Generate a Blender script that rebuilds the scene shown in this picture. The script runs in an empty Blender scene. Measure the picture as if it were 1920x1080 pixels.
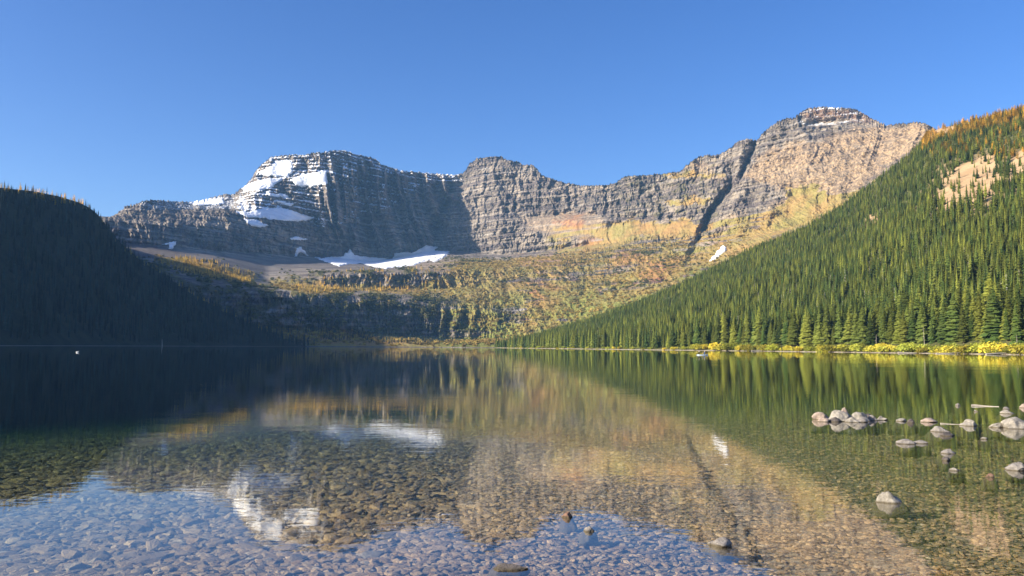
import bpy, math, random
import numpy as np
from mathutils import Matrix, Vector

random.seed(7)
rng = np.random.default_rng(11)
sc = bpy.context.scene
COL = sc.collection

# ------------------------------------------------------------------ camera, sky, sun, exposure
CAMZ = 2.0
FPX = 1507.0
PITCH = math.atan(110.3 / FPX)
ROLL = 0.0066
F_ = Vector((0, math.cos(PITCH), math.sin(PITCH)))
R0 = Vector((1, 0, 0))
U0 = R0.cross(F_)
Rr = R0 * math.cos(ROLL) + U0 * math.sin(ROLL)
Ur = U0 * math.cos(ROLL) - R0 * math.sin(ROLL)
camd = bpy.data.cameras.new('camera')
cam = bpy.data.objects.new('camera', camd)
COL.objects.link(cam)
m = Matrix.Identity(4)
for i in range(3):
    m[i][0] = Rr[i]; m[i][1] = Ur[i]; m[i][2] = -F_[i]
m[2][3] = CAMZ
cam.matrix_world = m
camd.sensor_width = 36.0
camd.lens = FPX / 1920 * 36.0
camd.clip_start = 0.1
camd.clip_end = 60000
sc.camera = cam

SUN_EL = math.radians(22.5)
SUN_BACK = math.radians(20)        # how far behind the camera plane the sun stands, to the left
sdir = Vector((-math.cos(SUN_EL) * math.cos(SUN_BACK), -math.cos(SUN_EL) * math.sin(SUN_BACK), math.sin(SUN_EL)))
world = bpy.data.worlds.new('World')
sc.world = world
world.use_nodes = True
wn = world.node_tree
for n in list(wn.nodes):
    wn.nodes.remove(n)
sky = wn.nodes.new('ShaderNodeTexSky')
sky.sky_type = 'NISHITA'
sky.sun_disc = False
sky.sun_elevation = SUN_EL
sky.sun_rotation = math.atan2(sdir.x, sdir.y)
sky.altitude = 1600
sky.air_density = 1.0
sky.dust_density = 4.6
sky.ozone_density = 2.5
hsv = wn.nodes.new('ShaderNodeHueSaturation')
hsv.inputs['Saturation'].default_value = 1.3
hsv.inputs['Hue'].default_value = 0.515
bg = wn.nodes.new('ShaderNodeBackground')
bg.inputs['Strength'].default_value = 0.09
wo = wn.nodes.new('ShaderNodeOutputWorld')
wn.links.new(sky.outputs[0], hsv.inputs['Color'])
wn.links.new(hsv.outputs[0], bg.inputs['Color'])
wn.links.new(bg.outputs[0], wo.inputs['Surface'])

sund = bpy.data.lights.new('sun', 'SUN')
sund.energy = 5.0
sund.angle = math.radians(0.5)
sund.color = (1.0, 0.90, 0.74)
sun = bpy.data.objects.new('sun', sund)
COL.objects.link(sun)
sun.rotation_euler = sdir.to_track_quat('Z', 'Y').to_euler()

sc.view_settings.view_transform = 'Standard'
sc.view_settings.look = 'None'
sc.view_settings.gamma = 1.0
sc.view_settings.use_curve_mapping = False
sc.view_settings.exposure = 1.2
sc.render.engine = 'CYCLES'
sc.cycles.use_denoising = True
sc.cycles.max_bounces = 6
sc.cycles.diffuse_bounces = 2
sc.cycles.glossy_bounces = 3
sc.cycles.transmission_bounces = 4
sc.cycles.volume_bounces = 1
sc.cycles.transparent_max_bounces = 8
sc.cycles.caustics_reflective = False
sc.cycles.caustics_refractive = False
HAZE = 3.6e-5

# ------------------------------------------------------------------ picture geometry helpers (used only to lay the land out at real distances)
def dirs(px, py):
    px = np.asarray(px, float); py = np.asarray(py, float)
    a = (px - 960) / FPX; b = (540 - py) / FPX
    x = F_.x + Rr.x * a + Ur.x * b
    y = F_.y + Rr.y * a + Ur.y * b
    z = F_.z + Rr.z * a + Ur.z * b
    return x, y, z

def azel(px, py):
    x, y, z = dirs(px, py)
    return np.arctan2(x, y), z / np.hypot(x, y)

def project(P):
    P = np.asarray(P, float)
    x = P[..., 0]; y = P[..., 1]; z = P[..., 2] - CAMZ
    f = x * F_.x + y * F_.y + z * F_.z
    r = x * Rr.x + y * Rr.y + z * Rr.z
    u = x * Ur.x + y * Ur.y + z * Ur.z
    f = np.maximum(f, 1e-3)
    return 960 + FPX * r / f, 540 - FPX * u / f

def on_plane(px, py, z=0.0):
    x, y, dz = dirs(px, py)
    t = (z - CAMZ) / dz
    return float(x * t), float(y * t)

def at_dist(px, d):
    az, _ = azel(px, 650.0)
    return float(d * math.sin(az)), float(d * math.cos(az))

# ------------------------------------------------------------------ numpy noise
_perm = np.random.default_rng(3).permutation(4096).astype(np.int64)
_g = np.random.default_rng(4).normal(size=(4096, 3))
_g /= np.linalg.norm(_g, axis=1)[:, None]

def perlin(x, y, z):
    xi = np.floor(x).astype(np.int64); yi = np.floor(y).astype(np.int64); zi = np.floor(z).astype(np.int64)
    xf = x - xi; yf = y - yi; zf = z - zi
    u = xf * xf * xf * (xf * (xf * 6 - 15) + 10)
    v = yf * yf * yf * (yf * (yf * 6 - 15) + 10)
    w = zf * zf * zf * (zf * (zf * 6 - 15) + 10)
    out = 0.0
    for dx in (0, 1):
        wx = u if dx else 1 - u
        hx = _perm[(xi + dx) & 4095]
        for dy in (0, 1):
            wy = v if dy else 1 - v
            hy = _perm[(hx + yi + dy) & 4095]
            for dz in (0, 1):
                wz = w if dz else 1 - w
                g = _g[_perm[(hy + zi + dz) & 4095]]
                out = out + wx * wy * wz * (g[..., 0] * (xf - dx) + g[..., 1] * (yf - dy) + g[..., 2] * (zf - dz))
    return out * 1.6

def fbm(x, y, z, octs=4, gain=0.5, lac=2.03):
    a = 1.0; s = 0.0; t = 0.0
    for _ in range(octs):
        s = s + a * perlin(x, y, z); t += a
        x = x * lac + 17.3; y = y * lac + 9.1; z = z * lac + 4.7
        a *= gain
    return s / t

def ridged(x, y, z, octs=4, gain=0.5, lac=2.1):
    a = 1.0; s = 0.0; t = 0.0
    for _ in range(octs):
        s = s + a * (1 - 2.2 * np.abs(perlin(x, y, z))); t += a
        x = x * lac + 7.3; y = y * lac + 2.1; z = z * lac + 14.7
        a *= gain
    return s / t

def sstep(a, b, x):
    t = np.clip((x - a) / (b - a), 0, 1)
    return t * t * (3 - 2 * t)

def polymask(X, Y, poly, soft=3.0):
    """soft membership of picture-plane points in an outline"""
    poly = np.array(poly, float)
    out = np.zeros(X.shape)
    lo = poly.min(0) - soft * 2; hi = poly.max(0) + soft * 2
    sel = (X > lo[0]) & (X < hi[0]) & (Y > lo[1]) & (Y < hi[1])
    if not sel.any():
        return out
    x = X[sel]; y = Y[sel]
    ins = np.zeros(x.shape, bool); dmin = np.full(x.shape, 1e9)
    n = len(poly)
    for i in range(n):
        x0, y0 = poly[i]; x1, y1 = poly[(i + 1) % n]
        c = ((y0 > y) != (y1 > y)) & (x < (x1 - x0) * (y - y0) / ((y1 - y0) if y1 != y0 else 1e-9) + x0)
        ins ^= c
        ex, ey = x1 - x0, y1 - y0
        t = np.clip(((x - x0) * ex + (y - y0) * ey) / max(ex * ex + ey * ey, 1e-9), 0, 1)
        dmin = np.minimum(dmin, np.hypot(x - x0 - t * ex, y - y0 - t * ey))
    sd = np.where(ins, dmin, -dmin)
    out[sel] = sstep(-soft, soft, sd)
    return out

def polydist(X, Y, pts):
    """signed distance (right side positive) to a polyline and 0..1 run along it"""
    best = np.full(X.shape, 1e9); sign = np.ones(X.shape); run = np.zeros(X.shape)
    n = len(pts) - 1
    for i in range(n):
        (x0, y0), (x1, y1) = pts[i], pts[i + 1]
        ex, ey = x1 - x0, y1 - y0
        t = np.clip(((X - x0) * ex + (Y - y0) * ey) / (ex * ex + ey * ey), 0, 1)
        d = np.hypot(X - x0 - t * ex, Y - y0 - t * ey)
        s = np.sign((X - x0) * ey - (Y - y0) * ex)
        m_ = d < best
        best = np.where(m_, d, best); sign = np.where(m_, s, sign); run = np.where(m_, (i + t) / n, run)
    return best, sign, run

def interp(xs, pts):
    p = np.array(pts, float)
    return np.interp(xs, p[:, 0], p[:, 1])

def blur(A, k, axis):
    if k < 1:
        return A
    pad = [(0, 0)] * A.ndim; pad[axis] = (k, k)
    B = np.pad(A, pad, mode='edge')
    w = np.hanning(2 * k + 3)[1:-1]; w /= w.sum()
    return np.apply_along_axis(lambda v: np.convolve(v, w, 'valid'), axis, B)

# ------------------------------------------------------------------ object helpers
def tag(o, label=None, cat=None, group=None, kind=None):
    if label: o['label'] = label
    if cat: o['category'] = cat
    if group: o['group'] = group
    if kind: o['kind'] = kind
    return o

def make_mesh(name, V, F, mats, smooth=False, attrs=None):
    V = np.asarray(V, np.float32)
    me = bpy.data.meshes.new(name)
    if isinstance(F, np.ndarray):
        nf, k = F.shape
        me.vertices.add(len(V)); me.vertices.foreach_set('co', V.ravel())
        me.loops.add(nf * k); me.loops.foreach_set('vertex_index', F.astype(np.int32).ravel())
        me.polygons.add(nf)
        me.polygons.foreach_set('loop_start', np.arange(0, nf * k, k, dtype=np.int32))
        me.polygons.foreach_set('loop_total', np.full(nf, k, np.int32))
        me.update(calc_edges=True)
    else:
        me.from_pydata([tuple(map(float, v)) for v in V], [], F)
        me.update()
    me.polygons.foreach_set('use_smooth', np.full(len(me.polygons), smooth))
    if attrs:
        for k, a in attrs.items():
            a = np.asarray(a, np.float32)
            if a.ndim == 2:
                at = me.attributes.new(k, 'FLOAT_COLOR', 'POINT')
                at.data.foreach_set('color', a.ravel())
            else:
                at = me.attributes.new(k, 'FLOAT', 'POINT')
                at.data.foreach_set('value', a)
    for mt in (mats if isinstance(mats, (list, tuple)) else [mats]):
        me.materials.append(mt)
    return me

def link(name, me, parent=None, loc=None, rot=None, scale=None):
    o = bpy.data.objects.new(name, me)
    COL.objects.link(o)
    if parent: o.parent = parent
    if loc is not None: o.location = loc
    if rot is not None: o.rotation_euler = rot
    if scale is not None: o.scale = scale
    return o

def grid_faces(r, c):
    i = np.arange((r - 1) * c).reshape(r - 1, c)[:, :-1].ravel()
    return np.stack([i, i + 1, i + c + 1, i + c], 1)

# ------------------------------------------------------------------ material helper
class NT:
    def __init__(s, name):
        s.m = bpy.data.materials.new(name); s.m.use_nodes = True
        s.t = s.m.node_tree
        for n in list(s.t.nodes): s.t.nodes.remove(n)
        s.out = s.t.nodes.new('ShaderNodeOutputMaterial')
    def n(s, typ, **kw):
        nd = s.t.nodes.new('ShaderNode' + typ)
        for k, v in kw.items(): setattr(nd, k, v)
        return nd
    def set(s, sock, v):
        if isinstance(v, bpy.types.NodeSocket): s.t.links.new(v, sock)
        elif isinstance(v, (tuple, list)) and len(v) == 3 and sock.type == 'RGBA': sock.default_value = (*v, 1)
        else: sock.default_value = v
    def math(s, op, a, b=None, clamp=False):
        nd = s.n('Math', operation=op, use_clamp=clamp); s.set(nd.inputs[0], a)
        if b is not None: s.set(nd.inputs[1], b)
        return nd.outputs[0]
    def mix(s, f, a, b, mode='MIX'):
        nd = s.n('Mix', data_type='RGBA', blend_type=mode)
        s.set(nd.inputs[0], f); s.set(nd.inputs[6], a); s.set(nd.inputs[7], b)
        return nd.outputs[2]
    def ramp(s, f, a, b, lo=0.0, hi=1.0):
        nd = s.n('MapRange', interpolation_type='SMOOTHSTEP')
        s.set(nd.inputs[0], f); nd.inputs[1].default_value = a; nd.inputs[2].default_value = b
        nd.inputs[3].default_value = lo; nd.inputs[4].default_value = hi
        return nd.outputs[0]
    def coord(s, scale=(1, 1, 1), kind='Object', rot=(0, 0, 0)):
        tc = s.n('TexCoord'); mp = s.n('Mapping'); s.t.links.new(tc.outputs[kind], mp.inputs[0])
        mp.inputs['Scale'].default_value = scale; mp.inputs['Rotation'].default_value = rot
        return mp.outputs[0]
    def noise(s, vec, scale, detail=4, rough=0.55, dist=0.0):
        nd = s.n('TexNoise'); s.set(nd.inputs['Vector'], vec)
        nd.inputs['Scale'].default_value = scale; nd.inputs['Detail'].default_value = detail
        nd.inputs['Roughness'].default_value = rough; nd.inputs['Distortion'].default_value = dist
        return nd.outputs[0]
    def bump(s, h, strength=1.0, dist=1.0, normal=None):
        nd = s.n('Bump'); s.set(nd.inputs['Height'], h)
        nd.inputs['Strength'].default_value = strength; nd.inputs['Distance'].default_value = dist
        if normal is not None: s.set(nd.inputs['Normal'], normal)
        return nd.outputs[0]
    def pbr(s, col, rough=0.9, normal=None, spec=0.2):
        b = s.n('BsdfPrincipled'); s.set(b.inputs['Base Color'], col); s.set(b.inputs['Roughness'], rough)
        b.inputs['Specular IOR Level'].default_value = spec
        if normal is not None: s.set(b.inputs['Normal'], normal)
        s.t.links.new(b.outputs[0], s.out.inputs['Surface'])
        return b
    def attr(s, name):
        nd = s.n('Attribute', attribute_name=name); return nd
    def sep(s, c):
        nd = s.n('SeparateColor'); s.set(nd.inputs[0], c); return nd.outputs

def simple(name, col, rough=0.7, var=0.25, scale=8.0, bump=0.0):
    t = NT(name)
    nz = t.noise(t.coord(), scale, 4)
    dark = tuple(c * (1 - var) for c in col); lite = tuple(min(1, c * (1 + var)) for c in col)
    c = t.mix(t.ramp(nz, 0.3, 0.7), dark, lite)
    t.pbr(c, rough, t.bump(nz, 0.6, bump) if bump else None)
    return t.m

# foliage: per-tree variation of tone; ridge spruce has its shade put into the colour
def foliage(name, a, b, c, rough=0.8, trans=0.0):
    t = NT(name)
    oi = t.n('ObjectInfo')
    r = oi.outputs['Random']
    nz = t.noise(t.coord(), 1.3, 3)
    col = t.mix(t.ramp(r, 0.15, 0.85), a, b)
    col = t.mix(t.ramp(nz, 0.42, 0.68, 0, 0.75), col, c)
    gp = t.n('NewGeometry'); wn_ = t.noise(gp.outputs['Position'], .009, 4, .6)
    col = t.mix(t.ramp(wn_, .40, .64, 0, .5), col, tuple(q * w for q, w in zip(a, (.72, .85, 1.25))))
    v = t.math('FRACT', t.math('MULTIPLY', r, 17.31))
    k = t.n('HueSaturation'); t.set(k.inputs['Color'], col)
    t.set(k.inputs['Value'], t.ramp(v, 0, 1, 0.6, 1.5))
    bs = t.n('BsdfPrincipled'); t.set(bs.inputs['Base Color'], k.outputs[0]); bs.inputs['Roughness'].default_value = rough
    bs.inputs['Specular IOR Level'].default_value = 0.15
    if trans:
        tr = t.n('BsdfTranslucent'); t.set(tr.inputs[0], k.outputs[0])
        mx = t.n('MixShader'); mx.inputs[0].default_value = trans
        t.t.links.new(bs.outputs[0], mx.inputs[1]); t.t.links.new(tr.outputs[0], mx.inputs[2])
        t.t.links.new(mx.outputs[0], t.out.inputs[0])
    else:
        t.t.links.new(bs.outputs[0], t.out.inputs[0])
    return t.m

M = {}
M['spruce'] = foliage('spruce_needles', (0.05, 0.085, 0.018), (0.18, 0.195, 0.03), (0.20, 0.205, 0.04), trans=0.28)
M['spruce_dark'] = foliage('shade_toned_spruce_needles', (0.010, 0.024, 0.022), (0.018, 0.036, 0.028), (0.018, 0.034, 0.026))  # darker, bluer needles: the left ridge's shade is put into the colour
M['larch'] = foliage('larch_needles', (0.62, 0.42, 0.07), (0.80, 0.54, 0.10), (0.72, 0.56, 0.16), trans=0.25)
M['willow'] = foliage('willow_leaves', (0.34, 0.35, 0.045), (0.56, 0.44, 0.05), (0.24, 0.27, 0.045), trans=0.3)
M['scrub'] = foliage('scrub_leaves', (0.075, 0.085, 0.028), (0.15, 0.14, 0.045), (0.22, 0.19, 0.06))
M['scrub_gold'] = foliage('gold_scrub_leaves', (0.30, 0.19, 0.05), (0.42, 0.30, 0.08), (0.30, 0.28, 0.07))
M['bark'] = simple('bark', (0.16, 0.12, 0.09), 0.9, 0.4, 3.0)
M['dead_wood'] = simple('weathered_wood', (0.36, 0.32, 0.265), 0.8, 0.25, 4.0)

# ------------------------------------------------------------------ far mountain range
# rows of the land, front to back: picture column -> (picture row, metres away)
PX = [150, 280, 400, 500, 600, 700, 830, 950, 1100, 1200, 1300, 1400, 1500, 1620, 1720, 1800]
def curve(ys, ds):
    return (list(zip(PX, ys)), list(zip(PX, ds)))
C_ = curve([600, 602, 606, 613, 618, 629, 640, 637, 626, 612, 600, 590, 580, 570, 560, 560],
           [1600, 1620, 1660, 1700, 1790, 1890, 1980, 1900, 1780, 1720] + [1700] * 6)
D_ = curve([500, 506, 532, 541, 550, 556, 566, 580, 562, 540, 520, 510, 500, 480, 460, 450],
           [1690, 1720, 1760, 1800, 1890, 1990, 2100, 2090, 2100, 2080, 2080, 2050, 2000, 1980, 1950, 1950])
E_ = curve([497, 497, 512, 532, 538, 539, 541, 535, 528, 505, 490, 480, 470, 450, 430, 420],
           [2100, 2100, 2150, 2220, 2250, 2280, 2320, 2340, 2350, 2330, 2300, 2200, 2150, 2120, 2100, 2050])
F2_ = curve([486, 487, 496, 524, 513, 508, 507, 503, 495, 475, 465, 455, 440, 420, 400, 390],
            [2200, 2220, 2230, 2300, 2290, 2320, 2380, 2500, 2550, 2500, 2430, 2280, 2230, 2180, 2150, 2100])
G_ = curve([440, 455, 470, 475, 482, 492, 470, 478, 460, 452, 448, 440, 420, 390, 350, 330],
           [2420, 2460, 2600, 2830, 3150, 3360, 3560, 3230, 2970, 2800, 2600, 2420, 2350, 2300, 2250, 2200])
H1_ = curve([410, 420, 422, 420, 425, 430, 415, 415, 412, 414, 416, 400, 370, 340, 310, 290],
            [2500, 2560, 2740, 2950, 3220, 3430, 3640, 3330, 3080, 2900, 2690, 2530, 2460, 2400, 2350, 2300])
H2_ = curve([405, 410, 405, 394, 417, 425, 408, 408, 401, 410, 413, 392, 362, 332, 302, 282],
            [2550, 2660, 2850, 3060, 3245, 3455, 3665, 3390, 3200, 2960, 2730, 2560, 2490, 2440, 2400, 2350])
ID = [2700, 2900, 3350, 3450, 3350, 3580, 3830, 3590, 3340, 3160, 2960, 2820, 2800, 2760, 2600, 2500]
SKYL = [(-260, 362), (-100, 362), (0, 368), (60, 374), (110, 384), (150, 396), (175, 405), (205, 411), (215, 403), (225, 398), (235, 388), (250, 386), (270, 378), (290, 377), (330, 380), (360, 381), (385, 377), (400, 371), (420, 366), (440, 365), (447, 358), (460, 350), (470, 338), (475, 330), (482, 318), (490, 310), (503, 300), (508, 294), (530, 292), (555, 290), (570, 291), (590, 286), (605, 288), (620, 284), (645, 284), (665, 291), (690, 296), (705, 300), (715, 310), (735, 316), (750, 322), (800, 326), (850, 329), (868, 325), (875, 318), (880, 307), (890, 301), (893, 297), (920, 295), (942, 294), (946, 299), (960, 303), (975, 304), (978, 309), (1000, 311), (1008, 318), (1014, 327), (1025, 333), (1060, 344), (1085, 348), (1110, 349), (1140, 348), (1155, 344), (1170, 332), (1200, 330), (1240, 327), (1275, 323), (1280, 318), (1300, 302), (1310, 294), (1345, 292), (1360, 285), (1385, 266), (1400, 262), (1418, 264), (1424, 260), (1430, 250), (1440, 242), (1460, 228), (1475, 223), (1492, 222), (1500, 212), (1515, 203), (1540, 201), (1590, 204), (1605, 206), (1625, 218), (1645, 230), (1662, 237), (1690, 235), (1720, 232), (1740, 236), (1760, 250), (1800, 270), (1850, 300), (1950, 320)]

cols = np.arange(-260, 1800.1, 1.08)
nc = len(cols)
def lay(cv, k=18, kd=40):
    y = blur(interp(cols, cv[0]), k, 0); d = blur(interp(cols, cv[1]), kd, 0)
    az, te = azel(cols, y)
    return az, d, CAMZ + d * te
azc, _ = azel(cols, np.full(nc, 500.0))
def on_az(az, v):
    return np.interp(azc, az, v)
levels = []
levels.append((np.full(nc, 1480.0), np.full(nc, -3.0)))
levels.append((np.full(nc, 1500.0), np.full(nc, 0.6)))
levels.append((np.full(nc, 1570.0), np.full(nc, 10.0)))
for cv, k, kd in ((C_, 18, 40), (D_, 18, 40), (E_, 18, 40), (F2_, 10, 30), (G_, 18, 50), (H1_, 14, 50), (H2_, 14, 50)):
    az, d, z = lay(cv, k, kd)
    levels.append((on_az(az, d), on_az(az, z)))
ysk = interp(cols, SKYL)
az, te = azel(cols, ysk)
dI = blur(interp(cols, list(zip(PX, ID))), 50, 0)
# fine buttress relief of the skyline itself
zI = on_az(az, CAMZ + dI * te)
levels.append((dI, zI))
levels.append((dI + 260, blur(zI, 10, 0) - 70))
levels.append((dI + 700, blur(zI, 30, 0) - 330))
levels.append((dI + 1700, np.full(nc, -5.0)))
nrow = [2, 8, 22, 62, 22, 26, 56, 62, 18, 120, 8, 6, 5]
rowsD, rowsZ, rowT = [], [], []
for i, n in enumerate(nrow):
    (d0, z0), (d1, z1) = levels[i], levels[i + 1]
    for j in range(n):
        t = j / n
        rowsD.append(d0 + (d1 - d0) * t); rowsZ.append(z0 + (z1 - z0) * t); rowT.append(i + t)
rowsD.append(levels[-1][0]); rowsZ.append(levels[-1][1]); rowT.append(float(len(nrow)))
D = np.array(rowsD); Z = np.array(rowsZ); T = np.repeat(np.array(rowT)[:, None], nc, 1)
isk = sum(nrow[:10])                     # skyline row
Dtop, Ztop = D[isk].copy(), Z[isk].copy()
D = blur(D, 3, 0); Zb = blur(Z, 3, 0)
Z[:isk - 6] = Zb[:isk - 6]
D[isk] = Dtop
AZ = np.repeat(azc[None], len(D), 0)
S = AZ * 3000.0

def polar(D, Z):
    return np.stack([D * np.sin(AZ), D * np.cos(AZ), Z], -1)
PXX, PYY = project(polar(D, Z))

front = 1 - sstep(10.0, 10.4, T)
wall = sstep(6.6, 7.2, T) * front                       # big cliffs
wallR = wall * sstep(815, 850, PXX)
headw = sstep(2.9, 3.1, T) * (1 - sstep(3.8, 4.0, T)) * (1 - sstep(800, 1040, PXX))
smallc = sstep(4.9, 5.1, T) * (1 - sstep(5.8, 6.0, T)) * sstep(590, 620, PXX) * (1 - sstep(820, 860, PXX))
rface = sstep(1330, 1420, PXX) * sstep(4.5, 5.5, T) * front
midr = sstep(2.5, 3.5, T) * (1 - sstep(6.6, 7.2, T)) * sstep(800, 880, PXX) * (1 - rface)
wx = fbm(S / 220, Z / 220, D / 800, 3)

# snow
SNOW = {
    'upper': [(517, 304), (548, 302), (549, 324), (539, 334), (487, 329), (487, 322), (503, 316)],
    'lower_left': [(453, 354), (475, 342), (503, 335), (531, 335), (512, 352), (495, 357), (459, 360)],
    'right': [(541, 339), (575, 327), (614, 321), (615, 346), (598, 350), (564, 351), (550, 344)],
    'glacier': [(449, 402), (487, 393), (520, 390), (550, 396), (589, 410), (573, 415), (531, 415), (498, 410), (462, 408)],
    'under_glacier': [(456, 411), (481, 413), (503, 424), (489, 428), (470, 424)],
    'tiny_pair': [(545, 447), (556, 444), (581, 450), (567, 451), (548, 451)],
    'hook': [(551, 482), (556, 467), (563, 463), (579, 481), (563, 473), (556, 481)],
    'basin': [(587, 481), (603, 485), (614, 482), (642, 482), (656, 467), (664, 479), (687, 482), (737, 486), (739, 475), (776, 474), (800, 461), (820, 463), (817, 471), (843, 472), (834, 482), (814, 492), (806, 487), (776, 497), (726, 504), (706, 502), (678, 494), (648, 496), (637, 500), (609, 491)],
    'plateau': [(350, 382), (380, 376), (419, 371), (420, 383), (388, 386), (363, 385)],
    'left_patch': [(304, 459), (324, 454), (333, 454), (324, 468), (318, 467), (316, 460)],
    'forest_edge': [(1344, 473), (1354, 461), (1363, 463), (1360, 472), (1341, 486), (1326, 491)],
    'small_stripe': [(498, 362), (539, 366), (541, 372), (503, 369)],
    'second_stripe': [(512, 374), (553, 383), (545, 388), (523, 381)],
}
edge_n = fbm(S / 22, Z / 14, D / 60, 3) * 5.0
edge_n2 = fbm(S / 22 + 40, Z / 14, D / 60, 3) * 4.0
snow = np.zeros(D.shape); snowsep = {}
for k, p in SNOW.items():
    mk = polymask(PXX + edge_n, PYY + edge_n2 * 0.6, p, 1.2)
    snowsep[k] = mk; snow = np.maximum(snow, mk)

# relief: pushed in and out along the line from the valley
rough = 0.25 + 0.9 * wall + 0.7 * headw + 0.6 * smallc + 0.45 * midr + 0.15 * rface
scree_l = sstep(5.9, 6.4, T) * (1 - sstep(6.6, 7.0, T)) * (1 - sstep(800, 850, PXX))
rough = rough * (1 - .45 * rface) * (1 - 0.75 * scree_l)
plate = polymask(PXX, PYY, [(975, 425), (985, 410), (1035, 400), (1110, 400), (1128, 412), (1115, 445), (1085, 450), (1040, 445)], 8)
plate = np.maximum(plate, .85 * polymask(PXX, PYY, [(1110, 430), (1175, 414), (1300, 414), (1306, 438), (1217, 440), (1161, 454), (1106, 473), (1070, 480), (1090, 464)], 10))
plate = np.maximum(plate, .75 * polymask(PXX, PYY, [(1480, 352), (1540, 345), (1590, 372), (1500, 412), (1400, 455), (1340, 490), (1300, 505), (1420, 430), (1470, 392)], 10))
plate = np.maximum(plate, .5 * polymask(PXX, PYY, [(1540, 262), (1720, 235), (1760, 235), (1735, 265), (1620, 350), (1540, 400), (1480, 362), (1440, 330)], 25))
rough = rough * (1 - 0.8 * plate)
but = ridged(S / 210 + wx * .6, Z / 900, D / 3000, 3)
but2 = ridged(S / 70 + wx, Z / 420 + 5, D / 1500, 3)
fine = fbm(S / 30, Z / 34, D / 90, 5, 0.62)
fine2 = ridged(S / 26 + fine, Z / 30, D / 70, 4, 0.6)
dD = -(38 * but * wall + 16 * but2 * (wall + .5 * midr + 1.5 * headw))
rel = (-(26 * fine + 13 * fine2) * (1 - .50 * wall * (1 - .6 * rface))) * rough
# blocky jointed faces between the bedding planes
def hsh(a, k): return _perm[(_perm[a.astype(np.int64) & 4095] + k) & 4095] / 4096.0
zj = Z + 18 * fbm(S / 260, Z / 200, D / 900, 3)
blk = 0
for per, zb_, amp in ((74, 120, 15), (31, 52, 11), (13, 24, 7)):
    band = np.floor(zj / zb_ + .6 * perlin(S / 190, Z * 0 + per, Z / 300))
    u = (S + 14 * fine + per * .9 * perlin(S / 80, Z / 90, D * 0 + per)) / per + hsh(band, int(per)) * 3
    ci = np.floor(u); fu = u - ci
    hh = hsh(ci + 131 * band, 7)
    skew = .25 + .5 * hsh(ci + 17 * band, 3)
    tri = np.where(fu < skew, fu / skew, (1 - fu) / (1 - skew))
    blk = blk - amp * (tri * (.5 + hh) + .5 * hh)
rel = rel + blk * (wall * (1 - .65 * rface) + .55 * headw + .6 * smallc + .25 * midr) * (1 - .9 * plate)
dD = dD + rel
# ribs of the left peak: strong buttresses that catch the side light
ribz = polymask(PXX, PYY, [(590, 330), (700, 300), (860, 325), (840, 420), (800, 480), (700, 470), (600, 430)], 25)
ribs = np.maximum(0, ridged((S + D * 0.6) / 84 + wx * .5, Z / 900, 0 * D + 3, 2)) ** 1.6
dD = dD - 135 * ribs * ribz
# strata terraces
zz = Z + 16 * fbm(S / 500, Z / 300, D / 900, 2) + 3 * wx - (PXX - 900) * 0.012
def terrace(per, amp, sharp=0.7):
    f = zz / per; fr = f - np.floor(f)
    return amp * (sstep(sharp, 1.0, fr) - fr)
lam = np.clip(fbm(S / 160, Z / 60, D / 500, 2) + .6, .2, 1.2)
stra = (wall * 1.35 + 0.5 * headw + 0.35 * midr + .12 * rface) * (1 - .8 * plate) * lam
dD = dD + stra * (terrace(34, 20) * (.55 + .9 * np.clip(fbm(S / 90, Z / 200, D / 300, 3) + .4, 0, 1)) + terrace(11, 7.5) * .5)
topz = polymask(PXX, PYY, [(440, 370), (480, 300), (510, 285), (650, 275), (720, 300), (860, 320), (860, 345), (600, 400), (590, 420), (440, 400)], 10)
dD = dD + topz * terrace(17, 13, .55)
# gullies
GUL = [
    ([(1416, 262), (1408, 285), (1395, 315), (1385, 345), (1370, 350)], 60, 7),
    ([(1368, 315), (1374, 335), (1362, 360), (1345, 385), (1332, 402), (1320, 430), (1305, 455), (1295, 480), (1290, 492)], 95, 11),
    ([(1290, 492), (1262, 512), (1236, 532), (1200, 548)], 14, 4),
    ([(1235, 380), (1245, 400), (1238, 420)], 40, 6),
    ([(845, 345), (835, 380), (822, 410), (815, 440)], 70, 9),
    ([(965, 360), (968, 400)], 40, 5), ([(1065, 350), (1068, 395)], 35, 5), ([(1043, 388), (1045, 408)], 35, 6),
    ([(1138, 360), (1140, 400)], 25, 4), ([(996, 370), (1000, 395)], 25, 5),
    ([(1100, 520), (1095, 550), (1075, 575)], 30, 8), ([(1150, 470), (1120, 500)], 25, 9),
    ([(1545, 350), (1535, 375), (1538, 395)], 12, 4), ([(915, 498), (905, 515)], 8, 2.5),
]
warpx = PXX + 9 * fine
for pts, dep, wid in GUL:
    dd, sg, run = polydist(warpx, PYY, pts)
    prof = np.clip(1 - dd / wid, 0, 1)
    dD = dD + dep * prof ** 0.8 * front * np.sin(np.clip(run, .04, .96) * math.pi) ** 0.5
# flutes on the grassy aprons
fl = ridged((S + Z * 0.9) / 46, (Z - S * .2) / 260, D / 900, 3)
dD = dD - 15 * fl * midr
fl2 = ridged((S + Z * 1.1) / 75 + .5 * wx, (Z - S * .2) / 300, D / 900, 5, .6)
dD = dD - 22 * fl2 * rface
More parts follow.
